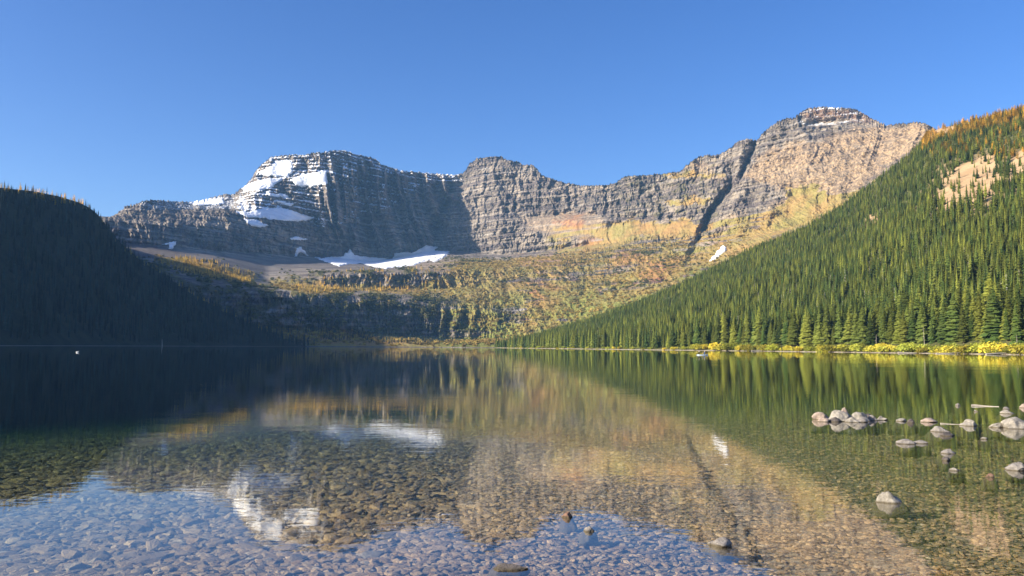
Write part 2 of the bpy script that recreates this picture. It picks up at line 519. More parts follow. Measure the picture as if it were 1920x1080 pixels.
# summit block of the right peak with its dark notch
dd, sg, run = polydist(PXX, PYY, [(1500, 236), (1545, 226), (1600, 234), (1655, 240)])
dD = dD + 30 * polymask(PXX, PYY, [(1492, 196), (1640, 196), (1670, 238), (1600, 238), (1540, 232), (1500, 240)], 3)
dD = dD + 35 * polymask(PXX + 4 * fine, PYY, [(1515, 225), (1565, 222), (1570, 258), (1530, 268), (1508, 245)], 5)
dDs = blur(blur(dD, 16, 0), 16, 1)
sn_ = blur(blur(snow, 2, 0), 2, 1)
dD = dD * (1 - sn_) + (dDs - 6) * sn_
D2 = D + dD * np.clip(front + .3, 0, 1)
keep = sstep(0.9, 2.0, T)
D2 = D + (D2 - D) * keep
# keep the skyline height on the picture's outline but roughen it
ztop_n = (fbm(azc * 500, azc * 0, azc * 0 + 2, 5, .7) * 11.0 + 5 * np.sign(fbm(azc * 160, azc * 0, azc * 0 + 6, 2)) * np.abs(fbm(azc * 700, azc * 0, azc * 0 + 9, 2)))
wtop = sstep(9.75, 10.0, T) * (1 - sstep(10.0, 10.5, T))
Z2 = Z + wtop * ztop_n[None] * 1.2
# z follows the picture ray when pushed, so shapes stay where they stand
Z2 = Z2 + (Z2 - CAMZ) / D * (D2 - D) * 0.85
Z2 = Z2 + 2.5 * fbm(S / 12, Z / 12, D / 12, 3) * rough * front
P = polar(D2, Z2)
PXX, PYY = project(P)

# normals
def grid_normals(P):
    du = np.gradient(P, axis=1); dv = np.gradient(P, axis=0)
    n = np.cross(du, dv); n /= np.linalg.norm(n, axis=-1)[..., None] + 1e-9
    return n
Nn = grid_normals(P)
Nn = Nn * np.sign(np.median((Nn[:isk] * -P[:isk]).sum(-1)))

# zones of ground cover
e1 = fbm(S / 60, Z / 40, D / 120, 5, .65) * 34; e2 = fbm(S / 60 + 9, Z / 40, D / 120, 5, .65) * 20
QX = PXX + e1; QY = PYY + e2
def zone(p, soft=9): return polymask(QX, QY, p, soft)
grass = np.zeros(D.shape)
for p in ([(856, 499), (911, 494), (975, 482), (1010, 484), (956, 504), (925, 520), (878, 522), (828, 540), (790, 546), (800, 533), (836, 510)],
          [(790, 534), (900, 530), (985, 545), (1000, 562), (900, 555), (790, 550)],
          [(498, 529), (560, 528), (640, 533), (830, 538), (830, 550), (640, 548), (560, 556), (535, 546)],
          [(1110, 430), (1175, 414), (1300, 414), (1306, 438), (1217, 440), (1161, 454), (1106, 473), (1070, 480), (1090, 464), (1133, 449)],
          [(985, 578), (1040, 548), (1100, 545), (1190, 545), (1150, 585), (1060, 605), (1000, 600)],
          [(1480, 352), (1540, 345), (1548, 368), (1590, 372), (1500, 412), (1400, 455), (1340, 490), (1300, 505), (1420, 430), (1470, 392)],
          [(1250, 520), (1290, 495), (1310, 500), (1240, 540)],
          [(290, 484), (340, 486), (400, 493), (478, 517), (470, 530), (400, 522), (350, 508)],
          [(1200, 324), (1280, 322), (1360, 330), (1280, 334)], [(1270, 372), (1330, 372), (1325, 384), (1240, 384)]):
    grass = np.maximum(grass, zone(p))
grass = np.maximum(grass, .8 * sstep(1.0, 1.1, T) * (1 - sstep(2.0, 2.4, T)) * sstep(540, 600, PXX))
grass = np.maximum(grass, .55 * sstep(1.5, 2.2, T) * (1 - sstep(2.9, 3.4, T)) * (1 - sstep(800, 900, PXX)))
red = np.zeros(D.shape)
for p, w in (([(1050, 412), (1085, 408), (1095, 425), (1075, 432), (1055, 428)], .8),
             ([(1195, 508), (1243, 484), (1282, 482), (1262, 502), (1238, 526), (1200, 532)], .75),
             ([(985, 548), (1008, 546), (1012, 558), (995, 563)], 1.0), ([(1090, 452), (1130, 444), (1110, 465), (1085, 468)], .7),
             ([(1050, 590), (1000, 570), (1010, 560), (1040, 565)], .5), ([(550, 622), (640, 622), (740, 638), (700, 644), (560, 642)], .35),
             ([(1150, 414), (1300, 416), (1300, 436), (1200, 436)], .35), ([(960, 484), (1080, 478), (1050, 500), (980, 500)], .4),
             ([(1500, 203), (1620, 207), (1640, 225), (1510, 225)], .35), ([(1140, 480), (1200, 470), (1230, 490), (1150, 500)], .6)):
    red = np.maximum(red, w * zone(p))
tan = np.zeros(D.shape)
for p, w in (([(1400, 330), (1440, 275), (1530, 262), (1600, 240), (1720, 233), (1760, 235), (1735, 265), (1620, 350), (1500, 425), (1380, 470), (1440, 395), (1480, 362)], 1.0),
             ([(1240, 532), (1330, 440), (1375, 395), (1400, 400), (1360, 450), (1260, 535)], .5),
             ([(975, 425), (985, 410), (1035, 400), (1110, 400), (1128, 412), (1115, 445), (1085, 450), (1040, 445)], .6),
             ([(1275, 322), (1310, 300), (1340, 318), (1360, 335), (1290, 334)], .8),
             ([(750, 505), (815, 490), (850, 485), (870, 490), (830, 508)], .7)):
    tan = np.maximum(tan, w * zone(p, 8))
low = sstep(0.5, 2.0, T) * (1 - sstep(6.2, 6.9, T))
mead = np.clip(.66 + 1.5 * fbm((S + Z) / 300, Z / 13, D / 500, 4, .55) + .9 * fbm(S / 90, Z / 50, D / 260, 4, .6), 0, 1)
grass = np.maximum(grass, (sstep(1.0, 1.6, T) * (1 - sstep(6.3, 7.0, T) * (1 - .75 * sstep(980, 1060, PXX) * (1 - sstep(7.7, 8.0, T)))) * sstep(760, 900, PXX) + .55 * rface * (1 - sstep(7.5, 8.5, T)) ) * mead)
red = np.maximum(red, .5 * low * sstep(900, 1000, PXX) * np.clip(2.2 * fbm(S / 90 + 31, Z / 35, D / 260, 4, .6), 0, 1))
scrub = low * (1 - .8 * grass) * (1 - .8 * tan) * (1 - scree_l)
scrub = scrub * np.clip(.55 + 1.5 * fbm(S / 60, Z / 18, D / 200, 4), 0, 1)
scrub = np.maximum(scrub, .8 * sstep(1100, 1180, PXX) * (1 - sstep(1340, 1380, PXX)) * wall * np.clip(fbm(S / 30, Z / 16, D / 200, 4) + .45, 0, 1))
scrub = scrub * (1 - .6 * rface)
up = np.clip(Nn[..., 2], 0, 1)
ledgez = polymask(PXX, PYY, [(440, 370), (480, 298), (510, 284), (650, 275), (720, 300), (860, 320), (870, 340), (780, 360), (720, 400), (600, 430), (590, 420), (440, 400)], 12) * (.72 + .9 * np.clip(fbm(S / 130, Z / 90, D / 300, 3), -.5, .5))
ledgez = np.maximum(ledgez, .5 * polymask(PXX, PYY, [(250, 375), (440, 360), (450, 395), (260, 396)], 5))
ledgez = np.maximum(ledgez, .45 * polymask(PXX, PYY, [(890, 290), (1000, 300), (1020, 330), (890, 335)], 5))
ledgez = np.maximum(ledgez, .5 * polymask(PXX, PYY, [(1460, 216), (1500, 196), (1620, 198), (1640, 225), (1600, 235), (1500, 240)], 5))
capz = wtop * (polymask(PXX, PYY, [(715, 300), (870, 315), (872, 336), (715, 330)], 4) + polymask(PXX, PYY, [(1530, 192), (1605, 196), (1605, 212), (1530, 210)], 4) + polymask(PXX, PYY, [(590, 276), (720, 290), (720, 320), (590, 296)], 4))
ledge = np.clip(ledgez * (sstep(.56, .76, up + .30 * fbm(S / 60, Z / 22, D / 90, 4)) ) + .12 * capz, 0, 1)
snow_all = np.maximum(snow, ledge)
dark = scree_l * .0
olive = np.clip(1 - sstep(3.0, 5.2, T) + 1.3 * fbm(S / 160 + 3, Z / 60, D / 400, 3), 0, 1) * sstep(740, 860, PXX) * (1 - .7 * tan) * (1 - sstep(6.0, 7.0, T) * (1 - rface))
zA = np.stack([grass, scrub, snow_all, np.ones(D.shape)], -1).reshape(-1, 4)
zB = np.stack([tan, red, scree_l, np.ones(D.shape)], -1).reshape(-1, 4)

def rock_material():
    t = NT('mountain_rock_and_meadow')
    co = t.coord()
    A = t.sep(t.attr('zone_a').outputs['Color']); B = t.sep(t.attr('zone_b').outputs['Color'])
    n1 = t.noise(co, 0.012, 6, .6)
    n2 = t.noise(co, 0.09, 5, .65)
    stv = t.coord((0.004, 0.004, 0.11))
    nst = t.noise(stv, 1.0, 4, .6, .3)
    vst = t.noise(t.coord((0.06, 0.06, 0.008)), 1.0, 4, .6)
    rock = t.mix(t.ramp(n1, .35, .65), (0.15, 0.125, 0.10), (0.33, 0.275, 0.21))
    rock = t.mix(t.ramp(nst, .47, .56, 0, .75), rock, (0.085, 0.07, 0.075))
    rock = t.mix(t.ramp(nst, .34, .42, .5, 0), rock, (0.42, 0.39, 0.36))
    rock = t.mix(t.ramp(vst, .5, .68, 0, .5), rock, (0.08, 0.075, 0.08))
    rock = t.mix(t.ramp(n2, .52, .72, 0, .55), rock, (0.42, 0.365, 0.315))
    rock = t.mix(t.ramp(n2, .30, .44, .6, 0), rock, (0.085, 0.085, 0.09))
    rock = t.mix(t.math('MULTIPLY', B[2], .75), rock, t.mix(t.ramp(n1, .35, .65), (.12, .105, .10), (.17, .15, .135)))
    tanc = t.mix(t.ramp(n2, .35, .65), (0.22, 0.15, 0.09), (0.46, 0.33, 0.20))
    tf = t.math('MULTIPLY', B[0], t.ramp(t.math('ADD', n2, t.math('MULTIPLY', n1, .5)), .50, .95, .25, 1))
    col = t.mix(tf, rock, tanc)
    gr = t.mix(t.ramp(n1, .38, .62), (0.34, 0.215, 0.075), (0.25, 0.215, 0.06))
    gr = t.mix(t.ramp(n2, .35, .7, 0, .5), gr, (0.36, 0.28, 0.11))
    gr = t.mix(t.math('MULTIPLY', t.attr('olive').outputs['Fac'], .85), gr, t.mix(t.ramp(n2, .35, .68), (0.12, 0.155, 0.028), (0.30, 0.30, 0.06)))
    gf = t.ramp(t.math('ADD', A[0], t.math('MULTIPLY', t.math('SUBTRACT', n2, .5), .6)), .3, .6, 0, .92)
    col = t.mix(gf, col, gr)
    scb = t.mix(t.ramp(n2, .35, .65), (0.06, 0.065, 0.028), (0.18, 0.155, 0.06))
    sf = t.ramp(t.math('ADD', A[1], t.math('MULTIPLY', t.math('SUBTRACT', n2, .5), .8)), .35, .75, 0, .75)
    col = t.mix(sf, col, scb)
    rd = t.mix(t.ramp(n2, .4, .6), (0.34, 0.115, 0.05), (0.38, 0.20, 0.08))
    rf = t.math('MULTIPLY', B[1], t.ramp(n2, .35, .6, .45, 1))
    col = t.mix(rf, col, rd)
    sn = t.ramp(t.math('ADD', A[2], t.math('MULTIPLY', t.math('SUBTRACT', n2, .5), .5)), .42, .58)
    col = t.mix(sn, col, (.86, .87, .88))
    h = t.math('ADD', t.math('MULTIPLY', n2, 6.0), t.math('MULTIPLY', t.noise(co, .35, 4, .7), 2.0))
    h = t.math('MULTIPLY', h, t.math('SUBTRACT', 1.0, t.math('MULTIPLY', sn, .9)))
    h = t.math('MULTIPLY', h, t.math('SUBTRACT', 1.0, t.math('MULTIPLY', B[2], .7)))
    t.pbr(col, .95, t.bump(h, .8, 1.6), .1)
    return t.m
M['rock'] = rock_material()
rng_me = make_mesh('mountain_range', P.reshape(-1, 3), grid_faces(*D.shape), M['rock'], False, {'zone_a': zA, 'zone_b': zB, 'olive': olive.ravel()})
mountain = link('mountain_range', rng_me)
tag(mountain, kind='structure')

# snow patches lie on the rock as things of their own
def snow_mat():
    t = NT('old_snow')
    n2 = t.noise(t.coord((.02, .02, .06)), 1.0, 5, .6)
    c = t.mix(t.ramp(n2, .35, .6), (.74, .76, .79), (.90, .91, .92))
    t.pbr(c, .6, t.bump(t.noise(t.coord(), .12, 4), .5, 1.5), .3)
    return t.m
M['snow'] = snow_mat()
SL = {
    'upper': 'bright sunlit snowfield highest on the left peak, just under its dark summit blocks',
    'lower_left': 'sunlit snow wedge on the left shoulder of the left peak, at the skyline edge',
    'right': 'wide sunlit snow slab beside the banded cliff of the left peak',
    'glacier': 'long pale blue snow sheet in shade on the ledge below the left peak',
    'under_glacier': 'small tapering shaded snow tongue just below the long ledge snow sheet',
    'tiny_pair': 'tiny broken streak of shaded snow midway down the dark left wall',
    'hook': 'thin hook shaped snow gully left of the big basin snowfield',
    'basin': 'long curved snowfield along the foot of the cliffs in the cirque basin',
    'plateau': 'flat sunlit snow strip on top of the low left plateau ridge',
    'left_patch': 'small triangular snow patch in shade above the golden larch knoll',
    'forest_edge': 'small narrow snow patch just above the spruce slope, under the right peak',
    'small_stripe': 'thin snow stripe under the left peak, upper of the two stripes',
    'second_stripe': 'thin slanting snow stripe under the left peak, lower of the two stripes'}
GF = grid_faces(*D.shape)
Pf = P.reshape(-1, 3); Nf = Nn.reshape(-1, 3)
off = np.where((Nf * -Pf).sum(-1, keepdims=True) > 0, Nf, -Nf)
for k, mk in snowsep.items():
    mv = mk.ravel() > .5
    fsel = GF[mv[GF].sum(1) >= 4]
    if len(fsel) < 4: continue
    par = {}
    def find(a):
        while par.setdefault(a, a) != a:
            par[a] = par[par[a]]; a = par[a]
        return a
    for f in fsel:
        a = find(int(f[0]))
        for q in f[1:]: par[find(int(q))] = a
    rt = np.array([find(int(f[0])) for f in fsel])
    u_, c_ = np.unique(rt, return_counts=True)
    fsel = fsel[rt == u_[c_.argmax()]]
    ids, inv = np.unique(fsel, return_inverse=True)
    inner = np.bincount(inv.ravel(), minlength=len(ids)) >= 4
    V = Pf[ids] + off[ids] * np.where(inner, 2.2, .3)[:, None] - Pf[ids] / np.linalg.norm(Pf[ids], axis=1)[:, None] * np.where(inner, 2.0, .4)[:, None]
    base = V.mean(0)
    o = link('snow_patch', make_mesh('snow_patch', V - base, inv.reshape(-1, 4), M['snow'], True), loc=tuple(base))
    tag(o, SL[k], 'snow patch', 'snow patches on the mountains')

# ------------------------------------------------------------------ instance scatter (uncountable vegetation and gravel)
def scatter(name, pts, rotz, scl, idx, sources, parent=None, tilt=None):
    """pts as a point mesh whose geometry nodes place the source meshes"""
    me = bpy.data.meshes.new(name)
    me.vertices.add(len(pts)); me.vertices.foreach_set('co', np.asarray(pts, np.float32).ravel())
    rot = np.zeros((len(pts), 3), np.float32); rot[:, 2] = rotz
    if tilt is not None: rot[:, :2] = tilt
    for nm, typ, key, arr in (('rot', 'FLOAT_VECTOR', 'vector', rot), ('scl', 'FLOAT_VECTOR', 'vector', np.asarray(scl, np.float32)), ('idx', 'INT', 'value', np.asarray(idx, np.int32))):
        a = me.attributes.new(nm, typ, 'POINT'); a.data.foreach_set(key, arr.ravel())
    o = link(name, me, parent)
    coll = bpy.data.collections.new(name + '_kinds')
    for i, s in enumerate(sources):
        so = bpy.data.objects.new('%s_kind_%02d' % (name, i), s); coll.objects.link(so)
    ng = bpy.data.node_groups.new(name, 'GeometryNodeTree')
    ng.interface.new_socket('Geometry', in_out='INPUT', socket_type='NodeSocketGeometry')
    ng.interface.new_socket('Geometry', in_out='OUTPUT', socket_type='NodeSocketGeometry')
    gi = ng.nodes.new('NodeGroupInput'); go = ng.nodes.new('NodeGroupOutput')
    ip = ng.nodes.new('GeometryNodeInstanceOnPoints'); ci = ng.nodes.new('GeometryNodeCollectionInfo')
    ci.inputs['Collection'].default_value = coll; ci.inputs['Separate Children'].default_value = True; ci.inputs['Reset Children'].default_value = True
    ip.inputs['Pick Instance'].default_value = True
    L = ng.links.new
    L(gi.outputs[0], ip.inputs['Points']); L(ci.outputs[0], ip.inputs['Instance'])
    for nm, dt, sock in (('rot', 'FLOAT_VECTOR', 'Rotation'), ('scl', 'FLOAT_VECTOR', 'Scale'), ('idx', 'INT', 'Instance Index')):
        na = ng.nodes.new('GeometryNodeInputNamedAttribute'); na.data_type = dt; na.inputs['Name'].default_value = nm
        if nm == 'rot':
            er = ng.nodes.new('FunctionNodeEulerToRotation')
            L(na.outputs['Attribute'], er.inputs[0]); L(er.outputs[0], ip.inputs[sock])
        else:
            L(na.outputs['Attribute'], ip.inputs[sock])
    L(ip.outputs[0], go.inputs[0])
    md = o.modifiers.new('scatter', 'NODES'); md.node_group = ng
    return o

def sample(P, n, weight, rg=rng):
    """random points on a land grid, by surface area times weight"""
    a = P[1:, :-1] - P[:-1, :-1]; b = P[:-1, 1:] - P[:-1, :-1]
    ar = np.linalg.norm(np.cross(a, b), axis=-1) * weight[:-1, :-1]
    pr = (ar / ar.sum()).ravel()
    c = rg.choice(len(pr), n, p=pr)
    i, j = np.unravel_index(c, ar.shape)
    u = rg.random((n, 1)); v = rg.random((n, 1))
    return (P[i, j] * (1 - u) * (1 - v) + P[i + 1, j] * u * (1 - v) + P[i, j + 1] * (1 - u) * v + P[i + 1, j + 1] * u * v), i, j

def conifer_mesh(seed, H=1.0, R=0.13, whorls=26, nb=9, start=0.06, mat=None, core=True, droop=.45, shape=.85):
    r_ = random.Random(seed); V = []; F = []
    def tri(a, b, c):
        k = len(V); V.extend([a, b, c]); F.append((k, k + 1, k + 2))
    for w in range(whorls):
        t = (w + r_.uniform(-.3, .3)) / whorls
        t = max(0, t)
        h = H * (start + (1 - start) * t)
        rad = R * (1 - t) ** shape * r_.uniform(.78, 1.12) + .006 * H
        if t < .12: rad *= .75
        a0 = r_.uniform(0, 6.28)
        for b in range(nb):
            if r_.random() < .12: continue
            a = a0 + 6.283 * b / nb + r_.uniform(-.25, .25)
            l = rad * r_.uniform(.65, 1.2)
            ca, sa = math.cos(a), math.sin(a)
            wd = l * .42 + .004 * H
            dz = l * droop * r_.uniform(.5, 1.5)
            base = (0, 0, h + l * .25)
            tip = (ca * l, sa * l, h - dz)
            mx = (ca * l * .62, sa * l * .62, h - dz * .35)
            s1 = (mx[0] - sa * wd, mx[1] + ca * wd, mx[2] - dz * .45 - l * .1)
            s2 = (mx[0] + sa * wd, mx[1] - ca * wd, mx[2] - dz * .45 - l * .1)
            k = len(V); V.extend([base, s1, tip, mx, s2])
            F.extend([(k, k + 1, k + 3), (k + 1, k + 2, k + 3), (k + 3, k + 2, k + 4), (k, k + 3, k + 4)])
    if core:
        n = 7; k = len(V)
        for i in range(n):
            V.append((R * .42 * math.cos(6.283 * i / n), R * .42 * math.sin(6.283 * i / n), H * start * 1.4))
        V.append((0, 0, H))
        for i in range(n): F.append((k + i, k + (i + 1) % n, k + n))
    # leader
    k = len(V); V.extend([(-.006 * H, 0, H * .93), (.006 * H, 0, H * .93), (0, .008 * H, H * .93), (0, 0, H * 1.02)])
    F.extend([(k, k + 1, k + 3), (k + 1, k + 2, k + 3), (k + 2, k, k + 3)])
    return make_mesh('crown', V, F, mat)

def bush_mesh(seed, n=420, mat=None, flat=.75, leaf=.11, lobes=5):
    r_ = random.Random(seed); V = []; F = []
    cs = [(r_.uniform(-.45, .45), r_.uniform(-.45, .45), r_.uniform(.2, .55) * flat, r_.uniform(.3, .55)) for _ in range(lobes)]
    for i in range(n):
        cx, cy, cz, cr = r_.choice(cs)
        a = r_.uniform(0, 6.283); u = r_.uniform(-.5, 1); q = cr * r_.uniform(.7, 1.05)
        s = math.sqrt(1 - u * u)
        p = Vector((cx + q * s * math.cos(a), cy + q * s * math.sin(a), max(.02, cz + q * u * flat)))
        d1 = Vector((r_.uniform(-1, 1), r_.uniform(-1, 1), r_.uniform(-.6, .9))).normalized() * leaf * r_.uniform(.6, 1.4)
        d2 = Vector((r_.uniform(-1, 1), r_.uniform(-1, 1), r_.uniform(-.6, .6))).normalized() * leaf * r_.uniform(.5, 1.0)
        k = len(V); V.extend([p - d1, p + d2, p + d1, p - d2]); F.append((k, k + 1, k + 2, k + 3))
    return make_mesh('leaves', V, F, mat)

def merge_meshes(parts, name):
    """[(mesh, material slot)] -> one mesh"""
    V = []; F = []; mi = []; mats = []
    for me in parts:
        o = len(V); V.extend([tuple(v.co) for v in me.vertices])
        for p in me.polygons: F.append([o + i for i in p.vertices]); mi.append(len(mats))
        mats.append(me.materials[0])
    out = bpy.data.meshes.new(name); out.from_pydata(V, [], F)
    for mt in mats: out.materials.append(mt)
    out.polygons.foreach_set('material_index', mi)
    return out

def trunk_mesh(H=1.0, r=.011, mat=None, top=.7, n=6, seed=1, bend=.01):
    r_ = random.Random(seed); V = []; F = []
    segs = 5
    for s in range(segs + 1):
        t = s / segs; rr = r * (1 - t * .8); bx = bend * math.sin(t * 3 + seed); by = bend * math.cos(t * 2.3 + seed) - bend
        for i in range(n):
            V.append((bx + rr * math.cos(6.283 * i / n), by + rr * math.sin(6.283 * i / n), t * H * top - .02 * H))
    for s in range(segs):
        for i in range(n):
            F.append((s * n + i, s * n + (i + 1) % n, (s + 1) * n + (i + 1) % n, (s + 1) * n + i))
    F.append(tuple(range(segs * n, segs * n + n)))
    return make_mesh('trunk', V, F, mat)

far_spruce = [conifer_mesh(20 + i, 1, [.15, .18, .135, .165, .125][i], 13, 7, .05, M['spruce'], shape=[.8, .9, .75, .95, .8][i]) for i in range(5)]
far_dark = [conifer_mesh(40 + i, 1, [.13, .16, .11][i], 11, 6, .05, M['spruce_dark']) for i in range(3)]
far_larch = [conifer_mesh(60 + i, 1, [.18, .22, .16][i], 11, 7, .1, M['larch'], core=False, droop=.1, shape=.6) for i in range(3)]
snag = conifer_mesh(80, 1, .05, 8, 4, .3, M['dead_wood'], core=False)
scrub_src = [bush_mesh(90 + i, 60, M['scrub'], .8, .24, 4) for i in range(4)]
gold_src = [bush_mesh(95 + i, 60, M['scrub_gold'], .8, .24, 4) for i in range(3)]

# scrub and krummholz on the benches of the range
w = (scrub * (1 - .9 * snow_all) * (T > 1.05) * (T < 6.7) * np.clip(.45 + 1.8 * fbm(S / 130 + 5, Z / 45, D / 300, 4, .6), 0, 1)) ** 1.8 + .10 * grass * (1 - tan) * (T < 6.7)
w = w * (PXX > 260) * (PXX < 1420)
pts, ii, jj = sample(P, 12000, w)
gsel = grass[ii, jj] > .5
idx = np.where(gsel | (rng.random(len(pts)) < .05), rng.integers(4, 7, len(pts)), rng.integers(0, 4, len(pts)))
s = rng.uniform(2.2, 6.5, len(pts)); s = np.where(ii < nrow[0] + nrow[1] + nrow[2] + 40, s * 1.15, s)
pts[:, 2] -= .4
o = scatter('alpine_scrub', pts, rng.uniform(0, 6.28, len(pts)), np.stack([s, s, s * rng.uniform(.7, 1.2, len(pts))], 1), idx, scrub_src + gold_src)
tag(o, 'green and gold alpine scrub covering the benches below the cliffs', 'scrub', kind='stuff')

# larch stand on the knoll left of the basin + dark firs on ledges
wl = polymask(PXX, PYY, [(285, 490), (340, 485), (400, 491), (478, 517), (472, 532), (400, 522), (340, 508)], 3) + .25 * polymask(PXX, PYY, [(540, 530), (640, 510), (830, 505), (830, 545), (560, 552)], 3)
pts, ii, jj = sample(P, 900, wl * (T < 6.5))
s = rng.uniform(8, 14, len(pts))
o = scatter('golden_larch_stand', pts, rng.uniform(0, 6.28, len(pts)), np.stack([s, s, s], 1), rng.integers(0, 3, len(pts)), far_larch)
tag(o, 'stand of golden larches on the sunlit knoll under the left plateau', 'larch stand', kind='stuff')
wl = (polymask(PXX, PYY, [(1100, 345), (1170, 330), (1290, 322), (1290, 330), (1350, 350), (1200, 400), (1110, 380)], 4) * .6 + polymask(PXX, PYY, [(520, 555), (980, 560), (960, 650), (540, 650)], 6) * (scrub > .25) * 1.0 + polymask(PXX, PYY, [(1050, 480), (1200, 450), (1290, 440), (1250, 480), (1080, 560)], 6) * .5)
pts, ii, jj = sample(P, 3000, wl * (T < 9.98))
s = rng.uniform(6, 13, len(pts))
o = scatter('fir_groves', pts, rng.uniform(0, 6.28, len(pts)), np.stack([s, s, s], 1), rng.integers(0, 3, len(pts)), far_dark)
tag(o, 'scattered dark fir groves on the ledges above the far lake shore', 'fir grove', kind='stuff')

# ------------------------------------------------------------------ land around the lake
def land_mat(name, a, b, shore=(0.36, 0.31, 0.24), sc_=.05):
    t = NT(name)
    co = t.coord(); n1 = t.noise(co, sc_, 5, .6); n2 = t.noise(co, sc_ * 9, 4, .6)
    c = t.mix(t.ramp(n1, .35, .65), a, b)
    c = t.mix(t.ramp(n2, .5, .75, 0, .4), c, tuple(x * .6 for x in a))
    c = c if name != 'forest_slope_soil' else t.mix(t.ramp(t.math('ADD', t.attr('open_ground').outputs['Fac'], t.math('MULTIPLY', n2, .3)), .35, .75, 1, 0), c, t.mix(t.ramp(n2, .35, .65), (.05, .06, .02), (.13, .125, .045)))
    z = t.n('SeparateXYZ'); t.set(z.inputs[0], co)
    c = t.mix(t.ramp(z.outputs[2], .25, .5, 1, 0), c, t.mix(t.ramp(n2, .3, .7), shore, tuple(x * .62 for x in shore)))
    t.pbr(c, .95, t.bump(n2, .6, 1.0), .1)
    return t.m
M['slope'] = land_mat('forest_slope_soil', (0.36, 0.24, 0.13), (0.46, 0.32, 0.18))
M['ridge'] = land_mat('shade_toned_ridge_soil', (0.02, 0.028, 0.02), (0.035, 0.04, 0.025), (0.16, 0.15, 0.13))  # soil and beach tones darkened, ridge shade painted into them

def land(name, cols, shore, crest, back, rows, mat, prof, namp, seed, toe=.7):
    az, te = azel(cols, blur(interp(cols, crest[0]), 4, 0))
    dc = blur(interp(cols, crest[1]), 6, 0); zc = CAMZ + te * dc
    ds = blur(interp(cols, shore), 6, 0)
    order = np.argsort(az); az0, _ = azel(cols, np.full(len(cols), 600.0))
    dc = np.interp(az0, az[order], dc[order]); zc = np.interp(az0, az[order], zc[order])
    zc = np.maximum(zc, toe + .5)
    t = np.linspace(0, 1, rows)[:, None]
    Dg = ds[None] + (dc - ds)[None] * t
    Zg = toe + (zc[None] - toe) * prof(t)
    A = np.repeat(az0[None], rows, 0)
    Nz = fbm(Dg * np.sin(A) / 170 + seed, Dg * np.cos(A) / 170, Zg * 0 + seed, 4, .5)
    Zg = Zg + namp * Nz * np.sin(np.clip(t, 0, 1) * math.pi) ** .7 * np.clip(zc[None] / 60, 0, 1)
    wig = fbm(az0 * 60 + seed, az0 * 0, az0 * 0, 3) * 9
    front0 = np.stack([Dg[0] - 9 + wig, np.full(len(cols), -2.5)], 0)
    front1 = np.stack([Dg[0] - 1.5 + wig, np.full(len(cols), .25)], 0)
    front2 = np.stack([Dg[0] + 1 + wig * .7, np.full(len(cols), .45)], 0)
    bk = []
    for dd, kz in back:
        bk.append((dc + dd, zc * kz - 3 * (kz == 0)))
    Dall = np.vstack([front0[0], front1[0], front2[0], Dg[1:]] + [b[0] for b in bk])
    Zall = np.vstack([front0[1], front1[1], front2[1], Zg[1:]] + [b[1] for b in bk])
    A = np.repeat(az0[None], len(Dall), 0)
    G = np.stack([Dall * np.sin(A), Dall * np.cos(A), Zall], -1)
    o = link(name, make_mesh(name, G.reshape(-1, 3), grid_faces(*Dall.shape), mat, True))
    tag(o, kind='structure')
    global GR_ob
    GR_ob = o
    return G, rows + 2

# left ridge, in shade
colsL = np.arange(-900, 600, 3.0)
LSH = [(-900, 520), (-400, 640), (0, 850), (150, 980), (300, 1130), (430, 1290), (540, 1440), (600, 1540)]
LCR = ([(-900, 420), (-400, 360), (-100, 345), (0, 352), (60, 358), (110, 368), (150, 380), (175, 394), (190, 410), (205, 430), (225, 455), (260, 486), (300, 512), (350, 546), (400, 574), (450, 600), (500, 624), (540, 640), (560, 646), (600, 650)],
       [(-900, 900), (-400, 1000), (0, 1180), (150, 1330), (205, 1380), (300, 1430), (450, 1480), (560, 1520), (600, 1570)])
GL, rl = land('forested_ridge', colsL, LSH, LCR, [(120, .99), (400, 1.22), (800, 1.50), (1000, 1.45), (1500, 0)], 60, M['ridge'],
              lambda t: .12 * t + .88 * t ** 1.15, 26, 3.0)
wL = np.ones(GL.shape[:2]); wL[:4] = 0; wL[rl + 2:] = 0
lx, ly = project(GL)
wL *= np.where(lx < -350, .25, 1)
pts, ii, jj = sample(GL, 9000, wL)
s = rng.uniform(13, 24, len(pts))
top = ii > rl - 6
lx, ly = project(pts)
larchy = top & (rng.random(len(pts)) < np.where(lx < 160, .75, .2))
s = np.where(top, s * .55, s)
idx = np.where(larchy, rng.integers(3, 6, len(pts)), rng.integers(0, 3, len(pts)))
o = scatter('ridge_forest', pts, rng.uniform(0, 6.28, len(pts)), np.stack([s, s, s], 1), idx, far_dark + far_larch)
tag(o, 'dark shaded conifer forest covering the left ridge with orange larches on its rim', 'forest', kind='stuff')

# right forest slope
colsR = np.arange(930, 2700, 3.0)
RSH = [(930, 1380), (960, 1300), (1000, 1150), (1100, 940), (1200, 800), (1316, 690), (1500, 570), (1700, 485), (1900, 420), (2200, 340), (2700, 240)]
RCR = ([(930, 655), (960, 646), (1000, 632), (1100, 604), (1200, 568), (1300, 524), (1350, 499), (1400, 472), (1500, 432), (1560, 401), (1620, 357), (1700, 298), (1722, 276), (1740, 252), (1760, 241), (1800, 232), (1850, 221), (1920, 204), (2200, 150), (2700, 130)],
       [(930, 1440), (1000, 1420), (1200, 1400), (1500, 1370), (1720, 1350), (1920, 1320), (2200, 1220), (2700, 1050)])
GR, rr_ = land('forest_slope', colsR, RSH, RCR, [(60, .97), (250, .8), (700, .4), (1300, 0)], 90, M['slope'],
               lambda t: .55 * t + .45 * t ** 1.6, 16, 8.0)
rx, ry = project(GR)
wR = np.ones(GR.shape[:2]); wR[:4] = 0; wR[rr_ + 2:] = 0
